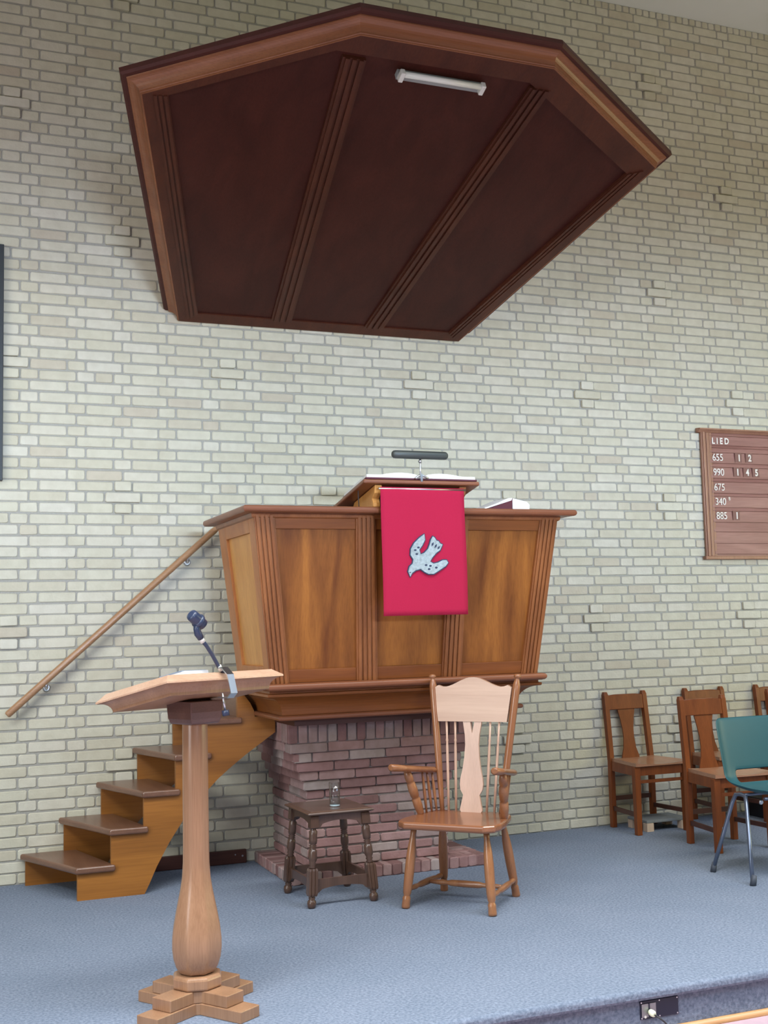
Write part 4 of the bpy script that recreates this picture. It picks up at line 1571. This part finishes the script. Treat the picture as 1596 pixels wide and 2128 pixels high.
for yy_ in (-0.11, 0.07):
    m = MB()
    m.rod((-0.205, yy_, 0.428), (0.205, yy_, 0.428), 0.009)
    m.build('cross_bar', MT['bluemetal'], gc)
m = MB()
m.lathe([(0.011, 0), (0.014, 0.004), (0.011, 0.010)], (-0.190, -0.060, 0.405), (-0.19, -0.1, 0.398), 12)
m.build('bolt_cap', MT['steel'], gc)

# ================================================================== HYMN BOARD
hx0, hx1, hz0, hz1 = 4.475, 5.58, 1.858, 2.812
hy = thing('hymn_board', 'wooden hymn number board headed LIED on the right of the brick wall', 'hymn board', ((hx0 + hx1) / 2, -0.012, (hz0 + hz1) / 2))
hwid, hhei = (hx1 - hx0) / 2, (hz1 - hz0) / 2
m = MB()
m.box(-hwid + 0.02, hwid - 0.02, -0.008, 0.006, -hhei, hhei)
m.build('backing', MT['hym'], hy)
# grooved slats the numerals slide in
rows = [2.739, 2.619, 2.506, 2.394, 2.286, 2.178, 2.07, 1.965]
zc = (hz0 + hz1) / 2
ms = MB()
edges_z = [2.795, 2.770, 2.700, 2.680, 2.645, 2.565, 2.535, 2.452, 2.425, 2.340, 2.315, 2.232, 2.205, 2.122, 2.050, 1.965, 1.885]
for k in range(0, len(edges_z) - 1):
    z1_, z0_ = edges_z[k] - zc, edges_z[k + 1] - zc
    # each slat leans outward at its foot
    ms.add([(-hwid + 0.075, -0.008, z1_), (hwid - 0.075, -0.008, z1_), (hwid - 0.075, -0.0205, z0_ + 0.003), (-hwid + 0.075, -0.0205, z0_ + 0.003), (-hwid + 0.075, -0.008, z0_), (hwid - 0.075, -0.008, z0_)], [(0, 3, 2, 1), (3, 4, 5, 2), (0, 4, 3), (1, 2, 5)])
ms.build('slats', MT['hym'], hy, recalc=True)
for s_ in (-1, 1):
    m = MB()
    for a0, a1, dd in ((0.0, 0.095, 0.014), (0.010, 0.030, 0.024), (0.042, 0.060, 0.020), (0.072, 0.090, 0.017)):
        x0_, x1_ = sorted((s_ * (hwid - a0), s_ * (hwid - a1)))
        m.box(x0_, x1_, -dd, 0.006, -hhei + 0.012, hhei - 0.01)
    m.build('frame_side', MT['hymf'], hy, bevel=0.003)
m = MB()
cpf = [(-0.0, 0.008), (-0.020, 0.0), (-0.034, 0.014), (-0.046, 0.020), (-0.046, 0.030), (0.006, 0.034), (0.006, 0.0)]
m.prism([(-y_, z_) for y_, z_ in []] or cpf, lambda a, c, d: (d, a, c + hhei - 0.018), -hwid - 0.030, hwid + 0.030)
m.build('cornice', MT['hymf'], hy)
m = MB()
m.box(-hwid - 0.022, hwid + 0.022, -0.034, 0.006, -hhei - 0.012, -hhei + 0.014)
m.build('frame_bottom', MT['hymf'], hy, bevel=0.006, seg=3)
tx_ = 4.565 - (hx0 + hx1) / 2
RT = (pi / 2, 0, 0)


def put(txt, x_, z_, size, name, sx=0.8, off=0.0022):
    return text_mesh(txt, size, 0.0015, name, MT['letters'], hy, (x_ - (hx0 + hx1) / 2, -0.0235, z_ - zc), RT, sx, off)


put('L I E D', 4.563, 2.712, 0.064, 'title', 0.86, 0.0016)
put('655', 4.560, 2.584, 0.076, 'hymn_number', 0.88, 0.0)
put('990', 4.562, 2.472, 0.076, 'hymn_number', 0.88, 0.0)
put('675', 4.562, 2.360, 0.076, 'hymn_number', 0.88, 0.0)
put('340', 4.566, 2.252, 0.076, 'hymn_number', 0.88, 0.0)
put('B', 4.688, 2.288, 0.036, 'hymn_letter', 0.9, 0.0)
put('885', 4.570, 2.146, 0.076, 'hymn_number', 0.88, 0.0)
for (t_x, x_, z_) in (('1', 4.792, 2.586), ('2', 4.890, 2.588), ('1', 4.772, 2.478), ('4', 4.862, 2.478), ('5', 4.946, 2.478), ('1', 4.744, 2.150)):
    m = MB()
    q = x_ - (hx0 + hx1) / 2
    m.box(q - 0.022, q + 0.040, -0.0222, -0.012, z_ - 0.010 - zc, z_ + 0.060 - zc)
    tl = m.build('verse_tile', MT['tile'], hy)
    w_ = put(t_x, x_, z_, 0.070, 'verse_number')
    w_.parent = tl

# ================================================================== DARK PANEL AT LEFT
dp = thing('wall_panel', 'dark rectangular panel on the brick wall at the left edge', 'panel', (-0.93, -0.012, 3.027))
MB().box(-0.43, 0.43, -0.018, 0.009, -0.69, 0.69).build('board', MT['panel'], dp)
m = MB()
for a in ((-0.45, -0.42, -0.708, 0.708), (0.42, 0.45, -0.708, 0.708), (-0.42, 0.42, 0.678, 0.708), (-0.42, 0.42, -0.708, -0.678)):
    m.box(a[0], a[1], -0.03, 0.009, a[2], a[3])
m.build('frame', MT['panel'], dp, bevel=0.003)

# ================================================================== SMALL THINGS
bs = thing('low_step', 'low grey board on raw wooden blocks on the carpet behind the leftmost wooden chair', 'step', (3.78, -0.20, 0))
for x_ in (-0.125, 0.150):
    for y_ in (-0.135, 0.045):
        MB().box(x_ - 0.027, x_ + 0.027, y_ - 0.02, y_ + 0.03, 0.0, 0.055).build('block', MT['pine'], bs, bevel=0.002)
MB().box(-0.15, 0.185, -0.15, 0.082, 0.0555, 0.073).build('board', MT['greyboard'], bs, bevel=0.003)

sp = thing('black_box', 'small black box on the floor between the wooden chairs at the right edge', 'box', (4.715, -0.24, 0))
MB().box(-0.078, 0.078, -0.11, 0.11, 0.0, 0.135).build('body', MT['black'], sp, bevel=0.006)
MB().box(-0.065, 0.065, -0.113, -0.11, 0.015, 0.120).build('front', MT['panel'], sp)

so_ = thing('floor_socket', 'dark blue double socket plate with a pale plug on the platform riser', 'socket', (1.76, EDGE + 0.026, -0.083))
MB().box(-0.088, 0.088, -0.004, 0.0, -0.034, 0.034).build('plate', MT['navy'], so_, bevel=0.001)
MB().box(-0.083, -0.018, -0.0075, -0.004, -0.026, 0.024).build('socket_insert', MT['greymetal'], so_)
MB().box(-0.052, -0.046, -0.009, -0.0072, -0.026, 0.024).build('divider', MT['navy'], so_)
for x_, z_ in ((-0.082, 0.029), (-0.082, -0.029), (0.0, 0.029), (0.0, -0.029), (0.082, 0.029), (0.082, -0.029)):
    MB().rod((x_, -0.004, z_), (x_, -0.0055, z_), 0.0028).build('screw', MT['steel'], so_)
MB().rod((-0.068, -0.0045, -0.024), (-0.068, -0.009, -0.024), 0.005).build('indicator', MT['white'], so_)
pl = thing('power_plug', 'pale yellow plug with a dark cable in the socket on the platform riser', 'plug', (1.713, EDGE + 0.018, -0.089))
m = MB()
m.lathe([(0.010, 0), (0.0125, 0.008), (0.0125, 0.022), (0.008, 0.03)], (0, -0.0005, 0.0), (0.002, -0.05, -0.008), 8)
m.build('plug_body', MT['cream'], pl)
m = MB()
m.tube([(0.001, -0.026, -0.005), (0.010, -0.050, -0.012), (0.026, -0.055, -0.026), (0.048, -0.045, -0.046), (0.066, -0.040, -0.068), (0.078, -0.045, -0.085), (0.12, -0.07, -0.087)], 0.0035, 8)
m.build('cable', MT['cable'], pl)
